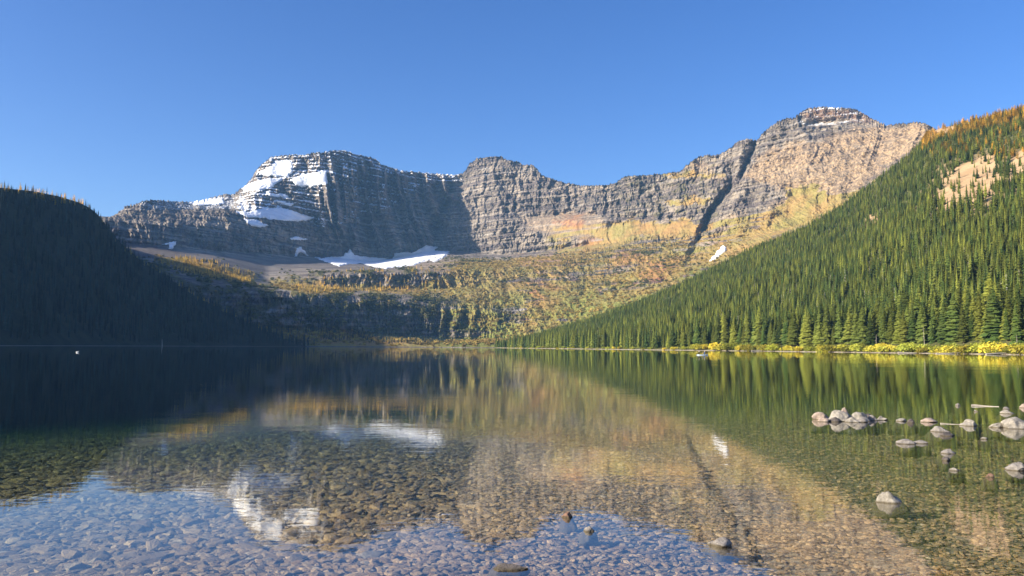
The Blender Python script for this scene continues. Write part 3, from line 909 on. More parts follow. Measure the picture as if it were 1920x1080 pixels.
wR[rr_:rr_ + 1] = 1
wR *= np.where(rx > 2150, .3, 1.0)
qx = rx + 12 * fbm(rx / 30, ry / 30, rx * 0, 3); qy = ry + 10 * fbm(rx / 30 + 7, ry / 30, rx * 0, 3)
clear = polymask(qx, qy, [(1755, 372), (1775, 330), (1820, 305), (1860, 298), (1870, 330), (1880, 352), (1840, 372), (1800, 388), (1770, 396)], 8)
clear = np.maximum(clear, polymask(qx, qy, [(1895, 300), (1925, 280), (1940, 330), (1925, 350), (1895, 345)], 6))
clear = np.maximum(clear, .55 * polymask(qx, qy, [(1610, 402), (1650, 398), (1655, 425), (1620, 430)], 6))
clear = np.maximum(clear, .8 * polymask(qx, qy, [(1738, 232), (1800, 226), (1790, 245), (1740, 262)], 4))
sparse = polymask(qx, qy, [(1700, 400), (1740, 300), (1860, 270), (1930, 260), (1930, 380), (1800, 420)], 20)
wR *= (1 - .86 * clear) * (1 - .35 * sparse)
gapn = fbm(GR[..., 0] / 45, GR[..., 1] / 45, GR[..., 2] * 0 + 5, 3)
wR *= np.clip(1.0 + 1.1 * gapn, .25, 1.6)
oa = GR_ob.data.attributes.new('open_ground', 'FLOAT', 'POINT'); oa.data.foreach_set('value', np.clip(clear + .35 * sparse + .25 * np.clip(-gapn, 0, 1), 0, 1).astype(np.float32).ravel())
NR = 64000
pts, ii, jj = sample(GR, NR, wR)
d = np.hypot(pts[:, 0], pts[:, 1])
age = fbm(pts[:, 0] / 120, pts[:, 1] / 120, pts[:, 2] / 200, 3)
s = (19 + 6 * age) * rng.uniform(.5, 1.22, NR)
s *= np.interp(ii, [0, 20, 60, rr_], [1, .9, .62, .5])
px_, py_ = project(pts)
lar = (ii > rr_ - 10) & (px_ > 1728) & (rng.random(NR) < .85)
lar |= (px_ > 1740) & (py_ < 300) & (ii > rr_ - 30) & (rng.random(NR) < .15)
idx = rng.integers(0, 5, NR)
idx = np.where(rng.random(NR) < .03, 8, idx)
idx = np.where(lar, rng.integers(5, 8, NR), idx)
wdt = rng.uniform(1.0, 1.5, NR)
# leave the front rows to the single trees
fr = ii < 7
sel = ~(fr & (px_ > 935) & (px_ < 1990))
o = scatter('conifer_forest', pts[sel], rng.uniform(0, 6.28, sel.sum()), np.stack([s * wdt, s * wdt, s], 1)[sel], idx[sel], far_spruce + far_larch + [snag])
tag(o, 'dense green spruce forest rising up the right hand slope, golden larches at its top', 'forest', kind='stuff')

# the single trees of the front rows
crowns = [conifer_mesh(100 + i, 1, [.165, .14, .18, .15, .13, .17][i], [34, 30, 36, 32, 34, 30][i], 10, [.05, .09, .04, .07, .12, .05][i], M['spruce'], shape=[.75, .85, .7, .8, .6, .9][i]) for i in range(6)]
trunks = [trunk_mesh(1, .012, M['bark'], .8, 6, i) for i in range(2)]
cand, ii, jj = sample(GR, 6000, (np.arange(GR.shape[0])[:, None] < 9) * (np.arange(GR.shape[0])[:, None] > 3) * np.ones(GR.shape[:2]))
cpx, cpy = project(cand)
ok = np.where((cpx > 950) & (cpx < 1960))[0]
chosen = []
grid = {}
for k in ok[np.argsort(-rng.random(len(ok)))]:
    x, y = cand[k, 0], cand[k, 1]
    if all((x - cand[q, 0]) ** 2 + (y - cand[q, 1]) ** 2 > 4.4 ** 2 for q in chosen):
        chosen.append(k)
# keep those that show largest
chosen.sort(key=lambda k: np.hypot(cand[k, 0], cand[k, 1]) + 2.0 * (ii[k] - 4) * 6)
rest = chosen[300:]; chosen = chosen[:300]
TREEL = ['tall dark green spruce in the front rows of the right shore forest']
for q, k in enumerate(chosen):
    x, y, z = cand[k]
    h = 21 * rng.uniform(.75, 1.35)
    if rng.random() < .08: h *= .55
    root = bpy.data.objects.new('spruce_tree', None); COL.objects.link(root)
    root.location = (x, y, z - .2); root.rotation_euler = (0, 0, rng.uniform(0, 6.28)); wd = rng.uniform(1.0, 1.45)
    root.scale = (h * wd, h * wd, h)
    tag(root, TREEL[0], 'spruce tree', 'spruces in the front rows of the right shore forest')
    link('crown', crowns[int(rng.integers(0, 6))], root)
    link('trunk', trunks[int(rng.integers(0, 2))], root)
if rest:
    rp = cand[rest]; s = 20 * rng.uniform(.7, 1.3, len(rp))
    o = scatter('shore_spruces_beyond', rp, rng.uniform(0, 6.28, len(rp)), np.stack([s, s, s], 1), rng.integers(0, 5, len(rp)), far_spruce)
    tag(o, 'farther spruces lining the shore towards the lake head', 'forest', kind='stuff')

# willows along the shore
def shore_point(px, inland):
    d = float(np.interp(px, [p[0] for p in RSH], [p[1] for p in RSH]))
    az, _ = azel(px, 600.0); az = float(az)
    wig = 0
    x, y = (d + inland) * math.sin(az), (d + inland) * math.cos(az)
    j = int(np.argmin(np.abs(colsR - px)))
    col_ = GR[:, j]; dd = np.hypot(col_[:, 0], col_[:, 1])
    z = float(np.interp(d + inland, dd, col_[:, 2]))
    return x, y, z
wil = [merge_meshes([bush_mesh(200 + i, 620, M['willow'], .8, .085, 7)], 'leaves') for i in range(5)]
def stems_mesh(seed):
    r_ = random.Random(seed); V = []; F = []
    for _ in range(6):
        a = r_.uniform(0, 6.28); l = r_.uniform(.3, .55); k = len(V)
        tx, ty = math.cos(a) * l * .7, math.sin(a) * l * .7
        V.extend([(-.02, 0, -.1), (.02, 0, -.1), (0, .02, -.1), (tx, ty, l)])
        F.extend([(k, k + 1, k + 3), (k + 1, k + 2, k + 3), (k + 2, k, k + 3)])
    return make_mesh('stems', V, F, M['bark'])
stm = stems_mesh(1)
pxv = 955.0; n_w = 0
while pxv < 1990 and n_w < 230:
    d = float(np.interp(pxv, [p[0] for p in RSH], [p[1] for p in RSH]))
    big = float(np.interp(pxv, [950, 1230, 1300, 1400, 1990], [2.6, 3.4, 6.4, 5.6, 4.8]))
    for inl in ((-.3, 5.0) if pxv > 1290 else (.3,)):
        r = big * rng.uniform(.7, 1.25)
        if rng.random() < .06: continue
        x, y, z = shore_point(pxv + rng.uniform(-3, 3), inl + rng.uniform(-1, 1.5))
        root = bpy.data.objects.new('willow_shrub', None); COL.objects.link(root)
        root.location = (x, y, z - .15); root.rotation_euler = (0, 0, rng.uniform(0, 6.28))
        root.scale = (r * 1.25, r * 1.25, r * rng.uniform(.85, 1.25) * 1.05)
        tag(root, 'yellow autumn willow shrub in the hedge along the right lake shore', 'willow shrub', 'yellow willow shrubs lining the right lake shore')
        link('leaves', wil[int(rng.integers(0, 5))], root); link('stems', stm, root); n_w += 1
    pxv += big * 1.55 / d * FPX * (1.0 if pxv > 1290 else 1.25)

# ------------------------------------------------------------------ base terrain, lake bed, lake
def flat(name, x0, y0, x1, y1, z, mat):
    o = link(name, make_mesh(name, [(x0, y0, z), (x1, y0, z), (x1, y1, z), (x0, y1, z)], [(0, 1, 2, 3)], mat))
    return tag(o, kind='structure')
M['valley'] = simple('valley_ground', (0.12, 0.11, 0.07), .95, .3, .01)
flat('terrain', -26000, -26000, 26000, 26000, -32.0, M['valley'])

def depth(x, y):
    r = np.hypot(x, y); side = np.clip((x + 6) / np.maximum(r, 4) , -.8, .8)
    q = np.clip(r - 16, 0, 22)
    dd = .34 + .022 * np.maximum(r - 8, 0) + .0007 * q ** 2 + .031 * np.maximum(r - 38, 0)
    dd = dd * np.clip(1.0 - side * .9, .45, 1.6)
    return np.minimum(dd, 28)
rads = np.concatenate([np.linspace(1.5, 40, 260), np.geomspace(40.3, 1500, 60)])
angs = np.radians(np.linspace(-75, 75, 360))
RR, AA = np.meshgrid(rads, angs, indexing='ij')
bx, by = RR * np.sin(AA), RR * np.cos(AA)
bz = -depth(bx, by) + .05 * fbm(bx / 1.3, by / 1.3, bx * 0, 4) * (RR < 60) - .02
def bed_mat():
    t = NT('lake_bed_silt')
    co = t.coord(); n = t.noise(co, 3.5, 5, .65); n3 = t.noise(co, 18, 4, .7)
    vo = t.n('TexVoronoi', feature='F1'); t.set(vo.inputs['Vector'], co); vo.inputs['Scale'].default_value = 5.0
    ve = t.n('TexVoronoi', feature='DISTANCE_TO_EDGE'); t.set(ve.inputs['Vector'], co); ve.inputs['Scale'].default_value = 5.0
    c = t.mix(t.ramp(n, .35, .65), (0.13, 0.10, 0.06), (0.27, 0.21, 0.125))
    sp = t.sep(vo.outputs['Color'])
    c = t.mix(t.math('MULTIPLY', sp[0], .6), c, (0.33, 0.26, 0.17))
    c = t.mix(t.ramp(ve.outputs['Distance'], .02, .10, .75, 0), c, (0.05, 0.04, 0.025))
    c = t.mix(t.ramp(n3, .4, .7, 0, .3), c, (0.08, 0.065, 0.04))
    h = t.math('ADD', t.ramp(ve.outputs['Distance'], 0, .12, 0, 1), n3)
    t.pbr(c, .9, t.bump(h, .8, .03), .1)
    return t.m
M['bed'] = bed_mat()
bed = link('lake_bed', make_mesh('lake_bed', np.stack([bx, by, bz], -1).reshape(-1, 3), grid_faces(*RR.shape), M['bed'], True))
tag(bed, kind='structure')

def water_mat():
    t = NT('lake_water')
    co = t.coord((1, 1, 0))
    a = t.noise(t.coord((.9, 1.7, 0), rot=(0, 0, .12)), 3.2, 3, .5)
    b = t.noise(t.coord((.8, 1.5, 0), rot=(0, 0, -.2)), .55, 3, .5)
    c = t.noise(t.coord((.05, .12, 0)), 1.0, 3, .5)
    h = t.math('ADD', t.math('MULTIPLY', a, .0012), t.math('MULTIPLY', b, .0034))
    h = t.math('MULTIPLY', h, t.ramp(c, .3, .7, .45, 1.5))
    nr = t.bump(h, 1.0, 1.0)
    ge = t.n('NewGeometry'); dt = t.n('VectorMath', operation='DOT_PRODUCT'); t.set(dt.inputs[0], ge.outputs['Incoming']); t.set(dt.inputs[1], nr)
    cc = t.math('SUBTRACT', 1.0, t.math('ABSOLUTE', dt.outputs['Value']), clamp=True)
    frs = t.math('ADD', .03, t.math('MULTIPLY', .97, t.math('POWER', cc, 5.0)))
    gl = t.n('BsdfGlossy'); gl.inputs['Roughness'].default_value = .01; t.set(gl.inputs['Normal'], nr); gl.inputs['Color'].default_value = (1, 1, 1, 1)
    tr = t.n('BsdfTransparent'); tr.inputs[0].default_value = (1, 1, 1, 1)
    mx = t.n('MixShader'); t.set(mx.inputs[0], frs); t.t.links.new(tr.outputs[0], mx.inputs[1]); t.t.links.new(gl.outputs[0], mx.inputs[2])
    t.t.links.new(mx.outputs[0], t.out.inputs['Surface'])
    va = t.n('VolumeAbsorption'); va.inputs['Color'].default_value = (0.58, 0.76, 0.60, 1); va.inputs['Density'].default_value = .32
    t.t.links.new(va.outputs[0], t.out.inputs['Volume'])
    return t.m
M['water'] = water_mat()
W = 9000
bv = [(-W, -300, 0), (W, -300, 0), (W, W, 0), (-W, W, 0), (-W, -300, -30), (W, -300, -30), (W, W, -30), (-W, W, -30)]
lake = link('lake_water', make_mesh('lake_water', bv, [(0, 1, 2, 3), (4, 7, 6, 5), (0, 4, 5, 1), (1, 5, 6, 2), (2, 6, 7, 3), (3, 7, 4, 0)], M['water']))
tag(lake, kind='structure')

# ------------------------------------------------------------------ stones
def stone_mat(name, a, b, wet=.5):
    t = NT(name)
    oi = t.n('ObjectInfo'); r = oi.outputs['Random']
    n = t.noise(t.coord(), 2.3, 5, .65)
    c = t.mix(r, a, b)
    r2 = t.math('FRACT', t.math('MULTIPLY', r, 7.7))
    c = t.mix(t.ramp(r2, .75, .85, 0, .7), c, (0.17, 0.12, 0.08))
    c = t.mix(t.ramp(r2, .0, .06, .6, 0), c, (0.36, 0.31, 0.24))
    r3 = t.math('FRACT', t.math('MULTIPLY', r, 41.3))
    c = t.mix(t.ramp(r3, 0, .35, .6, 0), c, (0.06, 0.052, 0.04))
    c = t.mix(t.ramp(n, .5, .8, 0, .5), c, (.09, .075, .05))
    t.pbr(c, wet, t.bump(n, .4, .06), .2)
    return t.m
M['stone_wet'] = stone_mat('submerged_stone', (0.20, 0.12, 0.055), (0.40, 0.27, 0.145), .9)

def ico(seed, sub=2, flat=.4, amp=.25, jag=1.0, cut=6):
    """angular water-worn stone: a sphere clipped by random planes"""
    import bmesh
    r_ = random.Random(seed); bm = bmesh.new()
    bmesh.ops.create_icosphere(bm, subdivisions=sub, radius=1)
    pl = []
    for _ in range(cut):
        v = Vector((r_.gauss(0, 1), r_.gauss(0, 1), r_.gauss(0, .7))).normalized()
        pl.append((v, r_.uniform(.55, .85)))
    ox = r_.uniform(0, 50)
    for v in bm.verts:
        c = v.co.copy()
        for nrm, dd in pl:
            q = c.dot(nrm)
            if q > dd: c -= nrm * (q - dd) * .92
        nn = float(perlin(np.array([c.x * 1.3 + ox]), np.array([c.y * 1.3]), np.array([c.z * 1.3]))[0])
        nn2 = float(perlin(np.array([c.x * 4 + ox]), np.array([c.y * 4]), np.array([c.z * 4]))[0])
        c *= 1 + amp * nn + .09 * nn2 * jag
        v.co = Vector((c.x, c.y * r_.uniform(.97, 1.03), c.z * flat))
    V = [tuple(v.co) for v in bm.verts]; F = [tuple(v.index for v in f.verts) for f in bm.faces]
    bm.free()
    return V, F
flat_src = []
for i in range(9):
    V, F = ico(300 + i, 1 if i else 1, .34 + .03 * (i % 3), .35, 1, 7)
    flat_src.append(make_mesh('stone', V, F, M['stone_wet']))
big_src = []
for i in range(8):
    V, F = ico(330 + i, 2, .36, .35, 1, 7)
    big_src.append(make_mesh('stone', V, F, M['stone_wet']))

def stone_size(x, y):
    r = math.hypot(x, y); side = x / max(r, 1)
    return np.interp(side, [-.5, -.15, .05, .2, .5], [.11, .085, .06, .05, .045])
# the stones that show largest: parts of the bed
placed = []
tries = 0
while len(placed) < 300 and tries < 20000:
    tries += 1
    px = random.uniform(-60, 1500) if random.random() < .75 else random.uniform(-60, 700); py = random.uniform(860, 1085)
    x, y = on_plane(px, py, -.4)
    sz = float(stone_size(x, y)) * random.uniform(1.0, 1.8)
    if sz / y * FPX < (10 if px < 900 else 7): continue
    if any((x - a) ** 2 + (y - b) ** 2 < (.8 * (sz + c)) ** 2 for a, b, c in placed): continue
    placed.append((x, y, sz))
for x, y, sz in placed:
    z = -float(depth(np.array(x), np.array(y)))
    o = link('stone', random.choice(big_src), bed, (x, y, z + sz * .10), (random.uniform(-.12, .12), random.uniform(-.12, .12), random.uniform(0, 6.28)),
             (sz * random.uniform(.95, 1.45), sz * random.uniform(.65, .95), sz * random.uniform(.6, 1.1)))
# and the rest of the cobbles
n = 125000
r_ = 5.0 + 100 * rng.random(n) ** 1.7; a_ = np.radians(rng.uniform(-40, 40, n))
x_ = r_ * np.sin(a_); y_ = r_ * np.cos(a_)
side = x_ / r_
sz = np.interp(side, [-.5, -.15, .05, .2, .5], [.078, .062, .046, .036, .034]) * rng.uniform(.5, 1.5, n) * np.interp(r_, [5, 20, 60], [.85, 1.2, 3.2])
z_ = -depth(x_, y_) + sz * .05
o = scatter('cobbles', np.stack([x_, y_, z_], 1), rng.uniform(0, 6.28, n), np.stack([sz * rng.uniform(.9, 1.5, n), sz * rng.uniform(.6, 1.0, n), sz * rng.uniform(.5, 1.1, n)], 1), rng.integers(0, 9, n), flat_src, parent=bed, tilt=rng.uniform(-.2, .2, (n, 2)))
tag(o, kind='stuff')

def dry_mat(name, a, b, band=.03):
    t = NT(name)
    g = t.n('NewGeometry'); z = t.n('SeparateXYZ'); t.set(z.inputs[0], g.outputs['Position'])
    n = t.noise(t.coord(), 9, 6, .7)
    c = t.mix(t.ramp(n, .3, .7), a, b)
    c = t.mix(t.ramp(t.noise(t.coord(), 26, 4, .7), .52, .7, 0, .6), c, tuple(q * .4 for q in a))
    c = t.mix(t.ramp(z.outputs[2], 0.0, band, .93, 0), c, (.075, .06, .035))     # the wet line left by the water
    t.pbr(c, .85, t.bump(n, .7, .05), .2)
    return t.m
M['pale'] = dry_mat('pale_dry_stone', (0.17, 0.155, 0.13), (0.38, 0.345, 0.295))
M['grey'] = dry_mat('grey_dry_stone', (0.15, 0.135, 0.125), (0.30, 0.275, 0.25))
M['pink'] = dry_mat('pink_dry_stone', (0.25, 0.19, 0.155), (0.38, 0.31, 0.26))
M['brown'] = dry_mat('brown_dry_stone', (0.15, 0.085, 0.06), (0.26, 0.165, 0.12))
M['darks'] = dry_mat('dark_dry_stone', (0.07, 0.06, 0.055), (0.15, 0.13, 0.12))
# x0, x1, top, waterline in the picture; material; seed; label
ROCKS = [
    (1526, 1560, 772, 788, 'pink', 1, 'pinkish stone at the left tip of the offshore rock bar'),
    (1556, 1600, 768, 791, 'pale', 2, 'bulky pale boulder in the middle of the offshore rock bar'),
    (1578, 1592, 762, 782, 'pink', 3, 'small reddish upright stone sticking up highest on the rock bar'),
    (1554, 1575, 782, 792, 'darks', 4, 'small dark stone at the front edge of the rock bar, below the pink one'),
    (1598, 1632, 772, 791, 'pale', 5, 'flat topped pale slab in the rock bar with a shaded right flank'),
    (1608, 1628, 783, 793, 'grey', 16, 'grey stone in front of the flat topped slab of the rock bar'),
    (1630, 1650, 778, 790, 'grey', 6, 'low grey stone right of the flat topped slab on the rock bar'),
    (1535, 1556, 783, 792, 'pink', 36, 'low pinkish slab in front of the left tip stone of the rock bar'),
    (1588, 1612, 782, 793, 'pale', 37, 'low pale slab at the front of the rock bar, right of its small dark stone'),
    (1622, 1640, 776, 787, 'darks', 38, 'dark stone wedged behind the grey one on the right half of the rock bar'),
    (1646, 1668, 780, 789, 'pale', 7, 'low thin pale stone at the right tip of the rock bar'),
    (1683, 1701, 785, 791, 'pale', 8, 'small flat pale stone just right of the rock bar'),
    (1702, 1715, 785, 794, 'darks', 9, 'small dark round stone with a white top between the rock bar and the tan block'),
    (1731, 1760, 784, 793, 'pink', 10, 'blocky tan stone above the pair of dark knobbly stones'),
    (1753, 1782, 799, 811, 'grey', 11, 'knobbly dark grey stone, upper of the close pair'),
    (1766, 1794, 811, 819, 'darks', 12, 'low dark stone just below the knobbly grey one'),
    (1808, 1840, 786, 800, 'pale', 13, 'smooth pale humped stone with a dark right end, at the end of a thin stick'),
    (1860, 1890, 793, 803, 'pale', 14, 'pale wedge stone touching the big boulder at the right edge'),
    (1888, 1938, 781, 805, 'pale', 15, 'largest pale rounded boulder, cut by the right edge of the picture'),
    (1793, 1802, 756, 762, 'grey', 17, 'tiny grey stone left of the far pale driftwood log'),
    (1883, 1894, 763, 768, 'grey', 18, 'tiny stone directly above the dark capped pale stone'),
    (1882, 1905, 769, 777, 'pale', 19, 'small pale stone with a dark cap above the largest boulder'),
    (1827, 1837, 769, 773, 'pale', 20, 'tiny pale stone under the far driftwood log'),
    (1840, 1854, 820, 825, 'pale', 21, 'tiny flat pale stone alone below the humped pale one'),
    (1686, 1719, 824, 834, 'grey', 22, 'speckled grey flat stone, larger of the pair below the rock bar'),
    (1716, 1743, 826, 833, 'grey', 23, 'smaller stone joined to the right end of the speckled flat stone'),
    (1770, 1796, 842, 852, 'grey', 24, 'grey stone, upper of two stacked one under the other'),
    (1769, 1784, 857, 865, 'darks', 25, 'small dark stone right below another grey one'),
    (1781, 1802, 878, 884, 'pale', 26, 'low cream coloured stone barely above the water'),
    (1849, 1864, 888, 896, 'brown', 27, 'small brown stone alone near the right edge'),
    (1894, 1935, 866, 884, 'grey', 28, 'light grey pointed stone cut by the right edge, halfway down the water'),
    (1650, 1696, 916, 945, 'pale', 29, 'pointed whitish rock standing alone in the right foreground'),
    (1332, 1374, 1008, 1026, 'grey', 30, 'dark grey brown rock at the edge of the reflected sky'),
    (1054, 1073, 960, 972, 'brown', 31, 'reddish brown stone at the tip of the reflected blue sky'),
    (1095, 1114, 988, 998, 'grey', 32, 'small pale grey stone right of the reddish brown one'),
    (1915, 1935, 757, 766, 'pink', 33, 'small pink stone at the right edge above the boulder'),
    (928, 988, 1061, 1070, 'darks', 34, 'broad dark flat stone just breaking the surface at the bottom middle'),
]
for x0, x1, yt, yb, mt, sd, lab in ROCKS:
    xc, yc = on_plane((x0 + x1) / 2, yb - 1.0)
    dist = math.hypot(xc, yc)
    wdt = (x1 - x0) / FPX * yc; hgt = max((yb - yt) / FPX * yc, .02)
    dp = float(depth(np.array(xc), np.array(yc)))
    pointy = sd in (3, 29)
    V, F = ico(500 + sd, 4, 1.0, .32, .9, 9)
    V = np.array(V)
    V = V * (1 + .075 * fbm(V[:, 0] * 4 + sd, V[:, 1] * 4, V[:, 2] * 4, 5, .7) * 1.6 + .05 * ridged(V[:, 0] * 2.5, V[:, 1] * 2.5 + sd, V[:, 2] * 2.5, 3))[:, None]
    V /= np.abs(V).max(0)
    if pointy:
        k = np.clip(V[:, 2], 0, 1)
        V[:, 0] *= 1 - .58 * k; V[:, 1] *= 1 - .5 * k; V[:, 0] -= .2 * k
    sc_z = hgt
    if not pointy:
        rr2 = V[:, 0] ** 2 + V[:, 1] ** 2; V[:, 2] = np.where(V[:, 2] > 0, V[:, 2] * np.clip(1.1 - .5 * rr2, .12, 1.1), V[:, 2]); V[:, 2] = np.where(V[:, 2] > 0, V[:, 2] / V[:, 2].max(), V[:, 2])
    upv = V[V[:, 2] > .0]
    V[:, 0] -= (upv[:, 0].max() + upv[:, 0].min()) / 2
    V[:, 0] /= np.abs(V[V[:, 2] > 0][:, 0]).max(); V[:, 1] /= np.abs(upv[:, 1]).max()
    sc_z *= .88
    V[:, 0] *= wdt / 2 * 1.08; V[:, 1] *= wdt / 2 * random.uniform(.7, .95)
    # part above water has the picture's height, foot reaches the bed
    V[:, 2] = np.where(V[:, 2] > 0, V[:, 2] * sc_z, V[:, 2] * (dp + .05))
    low_ = V[:, 2] < 0
    wide = 1 + np.clip(1.6 * dp / max(wdt, .05), .3, 2.2) * np.clip(-V[low_, 2] / (dp + .05), 0, 1) ** .8
    V[low_, 0] *= wide; V[low_, 1] *= wide
    o = link('rock', make_mesh('rock', V, F, M[mt], True), loc=(xc, yc + wdt * .25, 0))
    tag(o, lab, 'rock', 'rocks standing out of the shallow water')

def log_mesh(L, r, seed, branches=0):
    r_ = random.Random(seed); V = []; F = []; n = 8; segs = 9
    for s in range(segs + 1):
        t = s / segs; rr = r * (1 - .55 * t) * r_.uniform(.88, 1.1)
        cy = .05 * L * math.sin(t * 3.4 + seed); cz = .012 * L * math.sin(t * 5 + seed)
        for i in range(n):
            a = 6.283 * i / n
            V.append((-L / 2 + L * t, cy + rr * math.cos(a), cz + rr * math.sin(a)))
    for s in range(segs):
        for i in range(n): F.append((s * n + i, (s + 1) * n + i, (s + 1) * n + (i + 1) % n, s * n + (i + 1) % n))
    F.append(tuple(range(n))[::-1]); F.append(tuple(range(segs * n, segs * n + n)))
    return make_mesh('log', V, F, M['dead_wood'])
def logat(px, py, L, r, rz, seed, lab, z=None):
    x, y = on_plane(px, py)
    o = link('driftwood_log', log_mesh(L, r, seed), loc=(x, y, r * .35), rot=(0, .01, rz))
    tag(o, lab, 'driftwood log', 'pale driftwood logs lying along the water')
logat(1847, 762, .85, .035, -.25, 1, 'thin pale driftwood log lying far out beyond the largest boulder')
logat(1787, 795.5, .62, .016, -.1, 2, 'thin reddish stick lying against the humped pale stone')
for px, L, sd, lab in ((1708, 16, 3, 'long bleached log on the far right shore under the willows, leftmost of three'),
                       (1790, 22, 4, 'long bleached log on the far right shore, middle of three'),
                       (1878, 18, 5, 'long bleached log on the far right shore, nearest the right edge'),
                       (1425, 14, 6, 'bleached log on the shore in the gap between two willow clumps')):
    x, y, z = shore_point(px, -4)
    d = link('driftwood_log', log_mesh(L, .42, sd), loc=(x, y - 1, .35), rot=(0, 0, .05)); tag(d, lab, 'driftwood log', 'pale driftwood logs lying along the water')
for px, h, lab in ((1731, 12, 'slender bleached dead trunk standing before the dark gap in the right forest'),
                   (1904, 8, 'short pale dead trunk leaning over the willows near the right edge'),
                   (1642, 9, 'thin bare snag at the forest edge left of the dark gap')):
    x, y, z = shore_point(px, 9 if px != 1904 else 3)
    root = bpy.data.objects.new('dead_tree', None); COL.objects.link(root); root.location = (x, y, z)
    tag(root, lab, 'dead tree', 'bleached dead trees on the right shore')
    link('trunk', trunk_mesh(h, .16, M['dead_wood'], 1.0, 6, px % 7, .2), root)
    for q in range(5):
        a = q * 2.4; zb = h * (.45 + .1 * q)
        link('branch', make_mesh('branch', [(0, 0, zb), (0, 0, zb + .12), (.08, 0, zb), (math.cos(a) * 1.1, math.sin(a) * 1.1, zb + .3)], [(0, 1, 3), (1, 2, 3), (2, 0, 3)], M['dead_wood']), root)
x, y = at_dist(304, 1105)
root = bpy.data.objects.new('dead_tree', None); COL.objects.link(root); root.location = (x, y, .3)
tag(root, 'faint pale broken stump on the shaded left shore', 'dead tree')
link('trunk', trunk_mesh(9, .7, M['dead_wood'], 1.0, 6, 2, .2), root)

# ------------------------------------------------------------------ boat with two paddlers, bird
def skin_person(shirt, skin_m, hair_m, vest, loc, rz, parent=None, label=''):
    """seated figure: pelvis on the thwart, legs forward, both hands on a paddle"""
    J = [(0, 0, .0), (0, .02, .25), (0, .03, .48), (0, .02, .58),
         (-.19, .02, .47), (-.27, .14, .27), (-.17, .38, .30), (.19, .02, .47), (.27, .16, .25), (.17, .36, .22),
         (-.1, .02, -.02), (-.15, .42, .08), (-.13, .72, -.12), (.1, .02, -.02), (.15, .42, .08), (.13, .72, -.12)]
    E = [(0, 1), (1, 2), (2, 3), (2, 4), (4, 5), (5, 6), (2, 7), (7, 8), (8, 9), (0, 10), (10, 11), (11, 12), (0, 13), (13, 14), (14, 15)]
    Rr_ = [.15, .15, .14, .06, .075, .05, .035, .075, .05, .035, .1, .08, .055, .1, .08, .055]
    me = bpy.data.meshes.new('body'); me.from_pydata(J, E, []); me.update()
    o = bpy.data.objects.new('person', me); COL.objects.link(o)
    md = o.modifiers.new('skin', 'SKIN'); me.skin_vertices.new() if not me.skin_vertices else None
    sv = me.skin_vertices[0].data
    for i, r in enumerate(Rr_): sv[i].radius = (r, r * .85)
    sv[0].use_root = True
    o.modifiers.new('smooth', 'SUBSURF').render_levels = 1
    me.materials.append(shirt)
    o.location = loc; o.rotation_euler = (0, 0, rz)
    import bmesh
    bm = bmesh.new(); bmesh.ops.create_uvsphere(bm, u_segments=12, v_segments=8, radius=.11)
    for v in bm.verts:
        v.co.z *= 1.25
        if v.co.y > .07: v.co.y += .012 * math.cos(v.co.x * 20)
        if v.co.y > .09 and abs(v.co.x) < .03 and -.03 < v.co.z < .02: v.co.y += .03
        v.co += Vector((0, .03, .72))
    hm = bpy.data.meshes.new('head'); bm.to_mesh(hm); bm.free(); hm.materials.append(skin_m)
    link('head', hm, o)
    bm = bmesh.new(); bmesh.ops.create_uvsphere(bm, u_segments=12, v_segments=8, radius=.122)
    bmesh.ops.delete(bm, geom=[v for v in bm.verts if v.co.z < -.01 and v.co.y > -.02], context='VERTS')
    for v in bm.verts: v.co.z *= 1.2; v.co += Vector((0, .02, .74))
    hm = bpy.data.meshes.new('hat'); bm.to_mesh(hm); bm.free(); hm.materials.append(hair_m)
    link('hat', hm, o)
    return tag(o, label, 'person', 'paddlers in the small boat')
def boat_mesh(L, B, H, mat):
    V = []; F = []; n = 15; prof = [(-1, 1.0), (-.92, .45), (-.5, .05), (0, 0), (.5, .05), (.92, .45), (1, 1.0), (.9, 1.0), (.8, .5), (.4, .15), (-.4, .15), (-.8, .5), (-.9, 1.0)]
    for s in range(n):
        t = s / (n - 1) * 2 - 1; w = B / 2 * (1 - abs(t) ** 2.6) + .02; sh = H * (1 + .35 * t * t)
        for a, b in prof: V.append((L / 2 * t, a * w, b * sh + (.10 * H * t * t)))
    k = len(prof)
    for s in range(n - 1):
        for i in range(k): F.append((s * k + i, s * k + (i + 1) % k, (s + 1) * k + (i + 1) % k, (s + 1) * k + i))
    F.append(tuple(range(k))); F.append(tuple(range((n - 1) * k, n * k))[::-1])
    return make_mesh('hull', V, F, mat, True)
M['hull'] = simple('boat_paint', (.70, .80, .82), .4, .1)
M['navy'] = simple('navy_jacket', (.03, .09, .24), .8, .2)
M['dkshirt'] = simple('dark_jacket', (.03, .03, .035), .8, .2)
M['skin'] = simple('skin', (.55, .36, .27), .6, .08)
M['hatw'] = simple('white_hat', (.75, .7, .62), .8, .1)
M['seat'] = simple('boat_seat', (.25, .2, .14), .8, .2)
bxp, byp = on_plane(1316.5, 666.0)
boat = bpy.data.objects.new('rowing_boat', None); COL.objects.link(boat); boat.location = (bxp, byp, -.1)
boat.rotation_euler = (0, 0, .12)
tag(boat, 'small pale blue open boat with two paddlers, far out before the yellow willows', 'boat')
link('hull', boat_mesh(3.3, .95, .27, M['hull']), boat)
